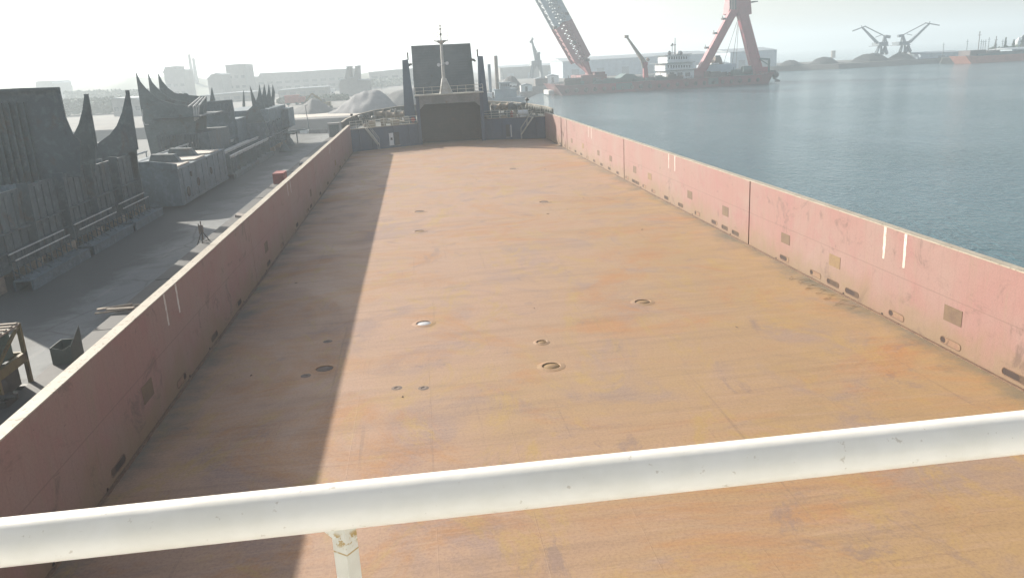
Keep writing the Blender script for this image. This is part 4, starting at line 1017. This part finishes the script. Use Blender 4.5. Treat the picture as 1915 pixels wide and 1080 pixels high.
px_mound("coal_heap", M['coal'], [(926,176),(938,160),(948,146),(956,143),(964,146),(974,158),(984,172)], 335, 12, "dark pointed coal heap on the near shore behind the spud barge", 2.2)
px_mound("coal_heap", M['coal'], [(880,180),(900,171),(915,168),(930,170),(942,180)], 318, 10, "low dark coal heap between the spud pile and the ship's right ramp post", 5.2)

def crane_house(t, px, Y, depth, mat): 
    mb = MB(); mb.slab(px, Y-depth/2, depth); mb.build("machinery_house", mat, t)
# grey portal crane on the near shore
Y = 430
pc = thing("portal_crane", "grey portal crane with its jib raised steeply, standing on the near coal shore", "crane", tuple(at_y(1004,146,Y)))
for dy in (-4.5,4.5):
    mb = MB()
    for x0, y0, x1, y1 in ((994,146,997,115),(1013,144,1009,114)): mb.bar(at_y(x0,y0,Y+dy), at_y(x1,y1,Y+dy*.6), 1.5,1.5,1.1,1.1)
    mb.bar(at_y(994,140,Y+dy), at_y(1004,118,Y+dy*.7), .7).bar(at_y(1014,139,Y+dy), at_y(1003,118,Y+dy*.7), .7)
    mb.build("portal_leg", M['craneblue'], pc)
crane_house(pc, [(994,123),(994,114),(1013,112.5),(1013,122)], Y, 9, M['craneblue'])
mb = MB()
for dy in (-1.2,1.2): mb.bar(at_y(1003,113,Y+dy), at_y(994.5,76,Y+dy*.5), 1.6,1.6,.8,.8)
mb.bar(at_y(991,80,Y), at_y(997,72,Y), 1.0).bar(at_y(994.5,76,Y), at_y(995,69,Y), .4)
mb.build("jib", M['craneblue'], pc)
MB().bar(at_y(1005,113,Y), at_y(1005,100,Y), 1.6,1.6,1,1).bar(at_y(1009,113,Y), at_y(1008,97,Y), .8).bar(at_y(1006,99,Y), at_y(1010,101,Y), 1.2).bar(at_y(996,80,Y), at_y(1006,100,Y), .22).bar(at_y(998,86,Y), at_y(1005,101,Y), .3).build("tower_frame", M['craneblue'], pc)

# sheds along the water
def shed(label, x0, y0, x1, y1, Y, depth, mat, group=None, ribs=10):
    a = at_y(x0, y0, Y); b = at_y(x1, y1, Y); z = (a.z+b.z)/2; xa, xb = a.x, b.x
    t = thing("warehouse", label, "warehouse", ((xa+xb)/2, Y, 0), group)
    mb = MB().box(xa, xb, Y, Y+depth, 0, z)
    for i in range(ribs): x = xa+(xb-xa)*(i+.5)/ribs; mb.box(x-.12,x+.12,Y-.15,Y,0,z)
    mb.build("wall", mat, t)
    MB().prism([(xa-.4,Y-.6,z),(xa-.4,Y+depth+.6,z),(xa-.4,Y+depth/2,z+depth*.045)], (xb-xa+.8,0,0)).build("roof", M['shedroof'], t)
    dd = MB()
    for i in range(max(1, ribs//4)): x = xa+(xb-xa)*(i+.5)/max(1, ribs//4); MB().box(x-2.2,x+2.2,Y-.2,Y-.16,0,z*.5).build("door", M['shedroof'], t)
    return t
shed("very long pale blue warehouse behind the red crane vessel", 1052, 116, 1330, 99, 500, 45, M['shed'], ribs=24)
shed("shorter pale blue warehouse seen between the A-frame legs of the crane vessel", 1366, 98, 1453, 92.5, 500, 45, M['shed'], ribs=9)
shed("dim brownish warehouse behind the grey portal crane", 935, 127, 1049, 121, 560, 30, M['concrete'], ribs=12)
shed("low distant warehouse far across the basin right of the two portal cranes", 1722, 102, 1800, 95, 470, 20, M['shed'], ribs=6)
shed("small blue shed at the far right edge beyond the orange red ship", 1893, 93, 1960, 88, 420, 20, M['shed'], ribs=4)
# stores, cars and lamp poles on the near right shore
for i, (px, py, s, mm, lab) in enumerate(((985,171,1.0,'white',"small white site hut on the dark shore near the spud barge"),(1013,160,1.3,'vdark',"dark scrap bin on the shore below the portal crane"),(1034,155,1.4,'white',"pale hut on the shore by the stern of the crane vessel"),(955,170,1.2,'white',"white cabin at the foot of the dark pointed coal heap"))):
    p = at_z(px, py, .2)
    t = thing("site_hut", lab, "hut", tuple(p))
    MB().box(p.x-2.2*s,p.x+2.2*s,p.y,p.y+3*s,.1,2.5*s).build("wall", M[mm], t)
    MB().prism([(p.x-2.4*s,p.y-.2,2.5*s),(p.x+2.4*s,p.y-.2,2.5*s),(p.x,p.y-.2,3.1*s)], (0,3*s+.4,0)).build("roof", M['shedroof'], t)
    MB().box(p.x-.5*s,p.x+.4*s,p.y-.05,p.y-.004,.2,2.0*s).build("door", M['glassdark'], t)

# ------------------------------------------------------------------ crane vessel
VY = 335.0
cv = thing("crane_vessel", "big red floating crane vessel with a lattice boom and a tall A-frame on the water", "crane ship", (100, VY, WATER_Z))
def V(px, py, dy=0.0): return at_y(px, py, VY+dy)
hull = MB()
top = [(1037,158),(1100,156.5),(1240,147),(1330,144),(1448,133)]; bt = [(1452,155),(1330,161),(1240,167),(1100,173),(1042,178)]
pts = [V(x, y, -14) for x, y in top]; xs = [p.x for p in pts]
zt = 0.9
hp = [(xs[0],zt+.9),(xs[0]+6,zt+.2),(xs[-1]-5,zt+.2),(xs[-1],zt+.9),(xs[-1]-3,-4),(xs[0]+4,-4)]
hull.prism([(x, VY-14, z) for x, z in hp], (0,28,0))
hull.build("hull", M['vhull'], cv)
bx = MB()
for a, b, mm in ((1118,1152,'vpanel'),(1228,1282,'vpanel'),(1305,1322,'vpanel'),(1345,1372,'vpanel'),(1385,1424,'vpanel'),(1152,1182,'vteal'),(1325,1343,'vteal')):
    x0, x1 = V(a,160,-14.1).x, V(b,160,-14.1).x
    MB().box(x0,x1,VY-14.12,VY-14.0,-1.6,.9).build("hull_panel", M[mm], cv)
# fenders / tyres along the side and bulwark clutter
for i in range(22):
    x = xs[0]+5+i*(xs[-1]-xs[0]-8)/22; MB().lathe((x,VY-14.1,-.9),[(.75,-.35),(.85,-.1),(.75,.1),(.35,.1)],10,(0,-1,0)).build("tyre_fender", M['black'], cv)
rl = MB()
for z in (1.7,2.2): rl.bar((xs[0]+2,VY-13.7,z),(xs[-1]-2,VY-13.7,z),.09)
for i in range(46): x = xs[0]+2+i*(xs[-1]-xs[0]-4)/45; rl.bar((x,VY-13.7,1.0),(x,VY-13.7,2.2),.1)
rl.build("guard_rail", M['vdark'], cv)
# deck clutter
random.seed(21)
for i in range(46):
    x = random.uniform(xs[0]+4, xs[-1]-6); y = random.uniform(VY-12, VY-4); sx = random.uniform(.6,2.2); hgt = random.uniform(.7,2.4)
    q = MB().box(x-sx,x+sx,y-1,y+1,1.0,1.0+hgt)
    if i % 2: q.tube((x-sx,y-.5,1.2+hgt*.8),(x+sx,y-.5,1.2+hgt*.8),hgt*.35,n=10)
    if i % 3 == 0: q.bar((x,y,1),(x,y,2.5+hgt),.18)
    q.build("deck_gear", M[('vdark','vteal','vdark','vhull','vteal')[i % 5]], cv)
MB().box(V(1038,168,-14).x-1.4,V(1042,168,-14).x,VY-6,VY+6,-2.2,-.6).build("bow_fender", M['white'], cv)
# winch houses near the boom foot
MB().box(V(1086,150,-10).x,V(1134,150,-10).x,VY-11,VY+11,1.0,4.6).box(V(1112,150,-10).x,V(1132,150,-10).x,VY-10,VY+8,4.6,5.6).build("winch_house", M['vhull'], cv)
MB().box(V(1150,150,-10).x,V(1200,150,-10).x,VY-9,VY+4,1.0,2.6).prism([(V(1160,150,-10).x,VY-9,2.6),(V(1196,150,-10).x,VY-9,2.6),(V(1186,150,-10).x,VY-9,4.0),(V(1172,150,-10).x,VY-9,4.3)], (0,10,0)).build("covered_hatch", M['vteal'], cv)
# lattice boom: four chords, laced on every side
def boom(cl, name, mat, w0, w1, d0, d1, nb):
    a, b = V(*cl[0]), V(*cl[1]); ax = (b-a); L = ax.length; ax.normalize()
    yv = Vector((0,1,0)); nv = ax.cross(yv).normalized()
    mb = MB(); ch = {}
    for sy in (-1,1):
        for sn in (-1,1):
            p = a+yv*(sy*w0/2)+nv*(sn*d0/2); q = b+yv*(sy*w1/2)+nv*(sn*d1/2); ch[sy,sn] = (p,q)
            mb.bar(p, q, 1.9, .95, ref=(0,1,0))
    for i in range(nb):
        t0, t1 = i/nb, (i+1)/nb
        for (k1, k2) in (((-1,-1),(-1,1)),((1,-1),(1,1)),((-1,-1),(1,-1)),((-1,1),(1,1))):
            P0 = ch[k1][0].lerp(ch[k1][1], t0); P1 = ch[k1][0].lerp(ch[k1][1], t1); Q0 = ch[k2][0].lerp(ch[k2][1], t0); Q1 = ch[k2][0].lerp(ch[k2][1], t1)
            mb.bar(P0, Q1, .5).bar(Q0, P1, .42).bar(P1, Q1, .5)
    # walkway and side plates
    for sn in (-1,1):
        p, q = ch[-1,sn]; p2, q2 = ch[1,sn]
        mb.hexa([p+nv*(-sn*.3)+yv*.2, p2+nv*(-sn*.3)-yv*.2, p2+nv*(-sn*.25)-yv*.2, p+nv*(-sn*.25)+yv*.2], [q+nv*(-sn*.3)+yv*.2, q2+nv*(-sn*.3)-yv*.2, q2+nv*(-sn*.25)-yv*.2, q+nv*(-sn*.25)+yv*.2])
    for sn in (-1,1):
        p, q = ch[-1,sn]
        mb.bar(p-nv*(sn*.9), q-nv*(sn*.9), .12, .9, ref=(0,1,0))
    o = mb.build(name, mat, cv)
    return a, b, ax, nv, o
a, b, ax, nv, bo1 = boom(((1086,112),(1050,46)), "boom", M['vboom'], 10, 10, 5.0, 5.6, 7)
MB().bar(V(1104,140,-3.5), V(1086,112,-5), 1.4,1.6,1.2,5.0, ref=(0,1,0)).bar(V(1104,140,3.5), V(1086,112,5), 1.4,1.6,1.2,5.0, ref=(0,1,0)).bar(V(1102,137), V(1086,112), 1.0,5,4.2,9.4, ref=(0,1,0)).build("boom_foot", M['vboom'], cv)
_, tip, _, _, bo2 = boom(((1050,46),(1003,-40)), "boom_head", M['vgrey'], 10, 10, 5.6, 5.6, 8)
for px, py in ((1038,52),(1060,26),(1074,80),(1099,112)):
    p = V(px, py, -5.6); MB().box(p.x-.7,p.x+.7,p.y-.6,p.y+.6,p.z-.5,p.z+.5).build("boom_fitting", M['vdark'], cv)
# A-frame
for dy in (-7,7):
    for (p, q, w_, w2) in (((1304,142),(1375,14),3.2,3.0),((1417,132),(1384,10),4.4,4.0)):
        A, B = V(*p, dy), V(*q, dy*.36); A.z = 1.0
        mb = MB().bar(A, B, w_, 3.0, w2, 2.6, ref=(0,1,0))
        d = (B-A).normalized(); sx = Vector((0,1,0)).cross(d).normalized()
        for o in (-.5,.5): mb.bar(A+sx*(o*w_*.62)+Vector((0,-1.6,0)), B+sx*(o*w2*.62)+Vector((0,-1.4,0)), .5, .4, ref=(0,1,0))
        mb.build("a_frame_leg", M['vred'], cv)
for t in (.25,.5,.75):
    for (p, q) in (((1304,142),(1375,14)),((1419,132),(1385,10))):
        A = V(*p,-7).lerp(V(*q,-2.5), t); B = V(*p,7).lerp(V(*q,2.5), t); MB().bar(A, B, 1.0).build("cross_tie", M['vred'], cv)
hd = MB(); hd.slab([(1362,26),(1366,0),(1368,-30),(1400,-30),(1404,0),(1406,26),(1394,30),(1378,30)], VY-3, 6); hd.build("a_frame_head", M['vred'], cv)
MB().box(V(1404,6,0).x,V(1412,6,0).x,VY-3,VY+3,V(1408,5,0).z,V(1408,3,0).z).build("head_platform", M['vdark'], cv)
for px in (1366,1370.5,1375): MB().bar(V(px,18,-6), V(px-.5,-8,-6), .7).build("head_post", M['vdark'], cv)
for px, py in ((1354,36),(1338,63),(1322,90)):
    p = V(px, py, -6.5); MB().box(p.x-.9,p.x+.6,p.y-.9,p.y+.9,p.z-.3,p.z+.5).bar(p+Vector((-.7,0,0)), p+Vector((-.7,0,1.3)), .2).build("leg_platform", M['vdark'], cv)
ro_ = MB()
for dy in (-3,-1,1,3):
    ro_.tube(V(1384,-25,dy), V(1005,-36,dy*1.3), .10, n=5)
for x, dy in ((1350,-3),(1368,-1),(1376,2)): ro_.tube(V(1382,30,dy), V(x,128,dy), .09, n=5)
ro_.build("hoist_ropes", M['vdark'], cv)
MB().bar(V(1306,146,-6.5), V(1306,128,-6.5), 5.2, 4).bar(V(1420,140,-6.5), V(1420,126,-6.5), 5.6, 4).bar(V(1306,146,6.5), V(1306,130,6.5), 5.2, 4).bar(V(1420,140,6.5), V(1420,128,6.5), 5.6, 4).build("leg_foot", M['vred'], cv)
# accommodation at the middle
def vbox(mb, x0, x1, y0, y1, dy0, dy1):
    a = V(x0, (y0+y1)/2, dy0); b = V(x1, (y0+y1)/2, dy0); zt_ = V((x0+x1)/2, y0, dy0).z; zb = V((x0+x1)/2, y1, dy0).z
    return mb.box(a.x, b.x, VY+dy0, VY+dy1, zb, zt_)
ac = MB()
vbox(ac, 1246, 1298, 132, 147, -9, 6); vbox(ac, 1244, 1296, 118, 131.5, -8.5, 6); vbox(ac, 1248, 1290, 103, 117.5, -8, 5)
ac.build("deckhouse", M['vwhite'], cv)
dk = MB()
for (x0, x1, y, dy) in ((1242,1302,132,-10),(1240,1300,118,-9.6),(1244,1294,102.5,-9)): vbox(dk, x0, x1, y-.9, y, dy, 7)
dk.build("deck_edge", M['vteal'], cv)
for y0, y1, dy, xa, xb, k in ((136,143,-9.05,1250,1294,3),(122,127,-8.55,1248,1292,9),(106,111,-8.05,1250,1286,8)):
    for i in range(k):
        x = xa+(xb-xa)*(i+.15)/k; q = MB(); vbox(q, x, x+(xb-xa)/k*.62, y0, y1, dy, dy+.04); q.build("window", M['glassdark'], cv)
gr_ = MB()
for y, dy, xa, xb in ((129,-9.8,1242,1300),(115,-9.4,1240,1298),(99.5,-8.8,1244,1292)):
    gr_.bar(V(xa,y-.6,dy), V(xb,y-3.6,dy), .12)
gr_.build("deck_rail", M['vwhite'], cv)
mst = MB().bar(V(1262,102,-2), V(1262.5,71,-2), .45,.45,.2,.2).bar(V(1257,102,-2), V(1257,82,-2), .2).bar(V(1254,85,-2), V(1264,84,-2), .35).bar(V(1256,86.5,-2), V(1258,81,-2), .5)
mst.build("mast", M['vdark'], cv)
for px in (1252,1273,1269): 
    p = V(px,101,-4); MB().lathe(p-Vector((0,0,.6)),[(.3,0),(.8,.6),(.8,1.1),(.3,1.8)],10).build("radome", M['vdark' if px != 1269 else 'white'], cv)
dh2 = MB(); vbox(dh2, 1321, 1376, 120.5, 143, -6, 6); dh2.build("engine_house", M['shed'], cv)
vv = MB(); vbox(vv, 1332, 1345, 120, 118, -6.3, 6.3); vv.build("house_trim", M['vwhite'], cv)
fn = MB().slab([(1336,121),(1339,106),(1346,104.5),(1349,108),(1352,120)], VY-3, 6); fn.build("funnel", M['spud'], cv)
fc = MB().slab([(1338,107),(1338.5,104.5),(1347,103.5),(1346.5,106)], VY-3.2, 6.4); fc.build("funnel_cap", M['black'], cv)
tg = MB(); vbox(tg, 1376, 1408, 130, 144, -11, 4); tg.tube(V(1388,131,-11.3), V(1404,130,-11.3), 1.5, n=12); tg.build("winch", M['vteal'], cv)
# stern gantry
st_ = MB()
for dy in (-8,8): st_.bar(V(1437,140,dy), V(1438,111,dy), .8).bar(V(1439,111,dy), V(1421,110,dy), .7).bar(V(1422,112,dy), V(1437,121,dy), .4)
st_.bar(V(1438,111,-8), V(1438,111,8), .7).build("stern_gantry", M['vteal'], cv)
MB().box(V(1440,142,-10).x,V(1450,142,-10).x,VY-10,VY+10,.8,2.4).lathe(V(1450,140,-10),[(.5,-1),(1.3,-.6),(1.3,.6),(.5,1)],12,(0,1,0)).bar(V(1446,146,-14), V(1458,152,-14), .6).bar(V(1449,152,-14), V(1458,152,-14), .5).build("stern_roller", M['vdark'], cv)
# pedestal crane on deck
pk = MB().bar(V(1208,152,-8), V(1206,120,-8), 2.0,2.0,1.5,1.5).lathe(V(1206,121,-8),[(1.1,-.4),(1.3,0),(1.3,.8),(.6,1.2)],12)
pk.build("deck_crane_post", M['vred'], cv)
MB().bar(V(1207,120,-8), V(1172,69,-8), 1.6,1.8,.6,.7, ref=(0,1,0)).bar(V(1204,122,-8), V(1201,112,-8), .5).bar(V(1203,128,-8.5), V(1199,112,-8.5), .45).box(V(1170,70,-8).x-.4,V(1175,70,-8).x,VY-8.6,VY-7.4,V(1172,70,-8).z-.3,V(1172,68,-8).z+.4).bar(V(1210,113,-8), V(1213,110,-8), 1.2).build("deck_crane_jib", M['spud'], cv)

# ------------------------------------------------------------------ coal quay with its two cranes
for crest, dp, lab, sd in (
   ([(1444,133),(1456,125),(1468,115.5),(1476,111.5),(1486,112),(1497,118),(1507,127),(1512,131)], 12, "rounded dark coal heap on the far quay, leftmost and next to the crane vessel", 1.0),
   ([(1500,130),(1514,121),(1526,110),(1540,107),(1554,107),(1566,117),(1578,126)], 12, "dark flat crowned coal heap on the far quay, second from the crane vessel", 2.0),
   ([(1580,127),(1592,120),(1602,108),(1614,101.5),(1630,100),(1644,100.5),(1660,110),(1672,120)], 14, "broad dark coal heap under the left one of the two portal cranes", 3.0),
   ([(1655,122),(1668,107),(1680,98.5),(1692,98),(1704,105),(1718,112),(1732,118)], 13, "dark coal heap under the right one of the two portal cranes", 4.0)):
    px_mound("coal_heap", M['coal'], crest, 482, dp, lab, sd, "coal heaps on the far quay", .5, .4)
def port_crane(label, P, Y):
    base = at_y(*P['base'], Y); base.z = .5
    t = thing("portal_crane", label, "crane", tuple(base), "pair of portal cranes on the coal quay")
    for dy in (-4.5,4.5):
        for (p, q) in P['legs']: MB().bar(at_y(*p,Y+dy), at_y(*q,Y+dy*.5), 1.5,1.5,1.0,1.0).build("portal_leg", M['craneblue'], t)
    mb = MB(); mb.slab(P['house'], Y-4, 8); mb.slab(P['deck'], Y-5, 10); mb.build("machinery_house", M['craneblue'], t)
    w_ = MB(); c = P['house']; mb = MB(); 
    mb = MB()
    for dy in (-1.5,1.5): mb.bar(at_y(*P['jib'][0],Y+dy), at_y(*P['jib'][1],Y+dy*.5), 1.5,1.5,.8,.8)
    for i in range(8):
        u = (i+.5)/8; A = at_y(*P['jib'][0],Y-1.5).lerp(at_y(*P['jib'][1],Y-.75),u); B = at_y(*P['jib'][0],Y+1.5).lerp(at_y(*P['jib'][1],Y+.75),min(1,u+.06)); mb.bar(A,B,.3)
    mb.build("jib", M['craneblue'], t)
    mb = MB()
    for dy in (-1,1): mb.bar(at_y(*P['tie'][0],Y+dy), at_y(*P['tie'][1],Y+dy), .5,.5)
    mb.build("tie_beam", M['craneblue'], t)
    mb = MB()
    for dy in (-.8,.8): mb.bar(at_y(*P['nose'][0],Y+dy), at_y(*P['nose'][1],Y+dy), .5,.6)
    mb.bar(at_y(*P['nose'][2],Y), at_y(*P['jib'][1],Y), .4); mb.build("jib_nose", M['craneblue'], t)
    mb = MB()
    for dy in (-1.5,1.5):
        for p, q in P['tower']: mb.bar(at_y(*p,Y+dy), at_y(*q,Y+dy*.4), .7)
    mb.build("tower_frame", M['craneblue'], t)
    a = at_y(*P['cw'][0],Y); b = at_y(*P['cw'][1],Y); MB().bar(a,b,1.8,1.6).build("counterweight", M['craneblue'], t)
    MB().bar(at_y(*P['stay'][0],Y), at_y(*P['stay'][1],Y), .35).build("luffing_rod", M['craneblue'], t)
port_crane("left crane of the pair on the coal quay, its jib reaching to the left", dict(base=(1648,101),
  legs=[((1638,101),(1644,87)),((1648,101),(1648,87)),((1658,101),(1655,86)),((1650,101),(1655,88))], house=[(1644,86),(1644,79.5),(1661,78),(1661,85)], deck=[(1641,87),(1641,85.5),(1662,84),(1662,86)],
  jib=[(1643,83),(1612,51)], tie=[(1618,49.5),(1655,68)], nose=[(1594,58.5),(1619,49),(1611,48)], tower=[((1650,80),(1654,67)),((1658,79),(1655,67)),((1654,79),(1654.5,67))], cw=[(1655,68),(1664,69.5)], stay=[(1637,70),(1648,66)]), 484)
port_crane("right crane of the pair on the coal quay, its jib reaching to the right", dict(base=(1691,98),
  legs=[((1683,98),(1687,85)),((1692,98),(1692,85)),((1702,97),(1698,84)),((1694,98),(1698,86))], house=[(1682,84),(1682,78.5),(1701,77),(1701,83.5)], deck=[(1681,85.5),(1681,84),(1703,82.5),(1703,84)],
  jib=[(1701,79),(1738,44.5)], tie=[(1731,43.5),(1687,66.5)], nose=[(1730,43),(1757,47.5),(1739,40)], tower=[((1685,78),(1688,66)),((1693,78),(1689,66)),((1689,78),(1688.5,66))], cw=[(1679,68),(1689,66.5)], stay=[(1706,66),(1696,64)]), 484)
a = at_y(1558,108,700); b = at_y(1558,95,700); a.z = 0; b.x = a.x
tag(MB().tube(a,b,1.9,1.7,n=10).tube(b-Vector((0,0,1.2)),b-Vector((0,0,.6)),2.0,n=10).build("chimney", M['spud'], loc=tuple(a)), "short dark chimney standing alone on the far right skyline between coal heaps", "chimney")

# orange-red ship at the right edge
SY = 425
rs = thing("moored_ship", "long low orange red hull moored at the far right edge of the water", "ship", (at_y(1860,115,SY).x, SY, WATER_Z))
x0 = at_y(1796,110,SY).x; x1 = x0+95; 
MB().prism([(x0-2,SY-7,1.6),(x0+8,SY-7,1.2),(x1,SY-7,1.2),(x1-4,SY-7,-4),(x0+3,SY-7,-4)], (0,14,0)).build("hull", M['hullred'], rs)
MB().box(x0+6,x1-6,SY-6,SY+6,1.2,2.3).box(x0+20,x0+40,SY-5,SY+5,2.3,2.9).box(x0+50,x0+70,SY-5,SY+5,2.3,2.9).build("hatch_coaming", M['vteal'], rs)
MB().box(x0+2,x0+11,SY-5,SY+5,1.6,4.2).box(x0+13,x0+20,SY-4,SY+4,2.3,3.6).build("forecastle", M['vdark'], rs)
for dx, h in ((10,12),(20,9),(46,10)): MB().bar((x0+dx,SY,2),(x0+dx,SY,2+h),.3).bar((x0+dx-1,SY,h),(x0+dx+1,SY,h),.2).build("mast", M['vdark'], rs)
# masts of small craft and posts behind it
for i, (px, pt, pb) in enumerate(((1764,80,93),(1808,74,93),(1834,74,92),(1838,75,92),(1842,74,92),(1848,70,92),(1874,74,90))):
    p = at_y(px, pb, 455); q = at_y(px, pt, 455); p.z = .4; q.x = p.x
    tag(MB().tube(p, q, .26, .16, n=6).bar(q-Vector((.8,0,1.2)), q+Vector((.8,0,-1.2)), .2).bar(q-Vector((.5,0,2.4)), q+Vector((.5,0,-2.4)), .16).build("mast_pole", M['craneblue'], loc=tuple(p)), "thin faint mast pole in the row behind the orange red ship", "pole", "mast poles on the far right quay")
# white silo and conifers
p = at_y(1904,90,450); MB
sl3 = thing("white_silo", "white silo with a sloping head among the trees at the far right edge", "silo", (p.x,450,.5))
MB().tube((p.x,450,.4),(p.x,450,at_y(1904,78,450).z),1.7,n=16).build("tank", M['tank'], sl3)
MB().lathe((p.x,450,at_y(1904,78,450).z),[(1.8,0),(1.5,.8),(.6,1.6),(.6,2.3)],14).bar((p.x,450,at_y(1904,78,450).z+1.6),(p.x+2.2,450,at_y(1904,78,450).z+2.8),.6).build("head", M['tank'], sl3)
def conifer(px, pt, wpx, label, seed, Y=440):
    rnd = random.Random(seed); top_ = at_y(px, pt, Y); hgt = top_.z-.4; rad = wpx*Y/F_PX/2
    t = thing("conifer_tree", label, "tree", (top_.x, Y, .4), "conifers on the far right quay")
    MB().tube((top_.x,Y,.3),(top_.x,Y,.4+hgt*.9),.28,.05,n=7).build("trunk", M['bark'], t)
    mb = MB()
    for i in range(900):
        u = rnd.random()**.75; z = .4+hgt*(.10+.90*(1-u)); lay = .72+.28*math.sin(u*26)
        r = rad*(u**.85)*lay*math.sqrt(rnd.uniform(.15,1)); a = rnd.uniform(0,6.283)
        c = Vector((top_.x+r*math.cos(a), Y+r*math.sin(a), z-r*.25)); s = rnd.uniform(.18,.46)
        d1 = Vector((rnd.uniform(-1,1),rnd.uniform(-1,1),rnd.uniform(-.5,.5))).normalized()*s; d2 = d1.cross(Vector((rnd.uniform(-1,1),rnd.uniform(-1,1),rnd.uniform(-1,1)))).normalized()*s*.6
        mb.add([c-d1-d2, c+d1-d2*.4, c+d1*.8+d2, c-d1*.6+d2], [(0,1,2,3)])
    mb.build("crown", M['leaf'], t)
conifer(1862.5, 76, 9, "small dark conifer on the far right quay, leftmost of the four", 1)
conifer(1881.5, 70, 8, "tallest slim dark conifer on the far right quay", 2)
conifer(1896.5, 74, 14, "wide cone shaped conifer on the far right quay, left of the white silo", 3)
conifer(1914, 66, 20, "big dark conifer cut by the right edge of the view, right of the white silo", 4)

# low rough tree line seen faintly along the far right water
def treeline(name, px, Y, depth, label):
    mb = MB(); rnd = random.Random(5)
    for (xa, ya), (xb, yb) in zip(px, px[1:]):
        for i in range(int(abs(xb-xa)*9)):
            u = rnd.random(); x = xa+(xb-xa)*u; p = at_y(x, ya+(yb-ya)*u, Y+rnd.uniform(0,depth)); zz = max(.6, p.z*rnd.uniform(.15,1.0)); s = rnd.uniform(.5,1.3)
            c = Vector((p.x, p.y, zz)); d1 = Vector((rnd.uniform(-1,1),rnd.uniform(-1,1),rnd.uniform(-.6,.6))).normalized()*s; d2 = d1.cross(Vector((rnd.uniform(-1,1),rnd.uniform(-1,1),rnd.uniform(-1,1)))).normalized()*s*.7
            mb.add([c-d1-d2, c+d1-d2*.4, c+d1*.8+d2, c-d1*.6+d2], [(0,1,2,3)])
    return kind(tag(mb.build(name, M['leaf'], loc=(at_y(px[0][0],px[0][1],Y).x,Y,0)), label, "trees"), 'stuff')
treeline("far_treeline", [(1850,91),(1880,88),(1915,85),(1960,82)], 446, 10, "faint dense bushes on the far right quay at the feet of the conifers")
treeline("scrub_row", [(-60,196),(20,191),(110,187),(200,184),(290,182)], 330, 16, "dim scrub row across the left yard behind the two separate spikes")
treeline("scrub_belt", [(120,172),(200,169),(300,166)], 470, 20, "faint scrub belt below the skyline left of the three curved horns")
treeline("scrub_patch", [(520,186),(560,183),(620,180),(650,178)], 330, 12, "dark scrub patch behind the grey gravel heap and tiny trucks")
treeline("far_scrub", [(460,160),(520,156),(600,152),(680,150),(760,146)], 540, 30, "pale scrub across the far left yard below the long skyline shed")

# ------------------------------------------------------------------ haze: one even body of air round everything
hv = bpy.data.materials.new("harbour_haze"); hv.use_nodes = True; t_ = hv.node_tree; t_.nodes.clear()
pv = t_.nodes.new("ShaderNodeVolumePrincipled"); pv.inputs['Color'].default_value = (.66,.74,.79,1); pv.inputs['Density'].default_value = HAZE_DENSITY; pv.inputs['Anisotropy'].default_value = .32
om = t_.nodes.new("ShaderNodeOutputMaterial"); t_.links.new(pv.outputs[0], om.inputs['Volume'])
hz_ = kind(MB().box(-3350,3350,-450,3350,-6,62).build("haze", hv), 'stuff')
hz_['label'] = "pale haze hanging over the whole harbour"; hz_['category'] = "haze"
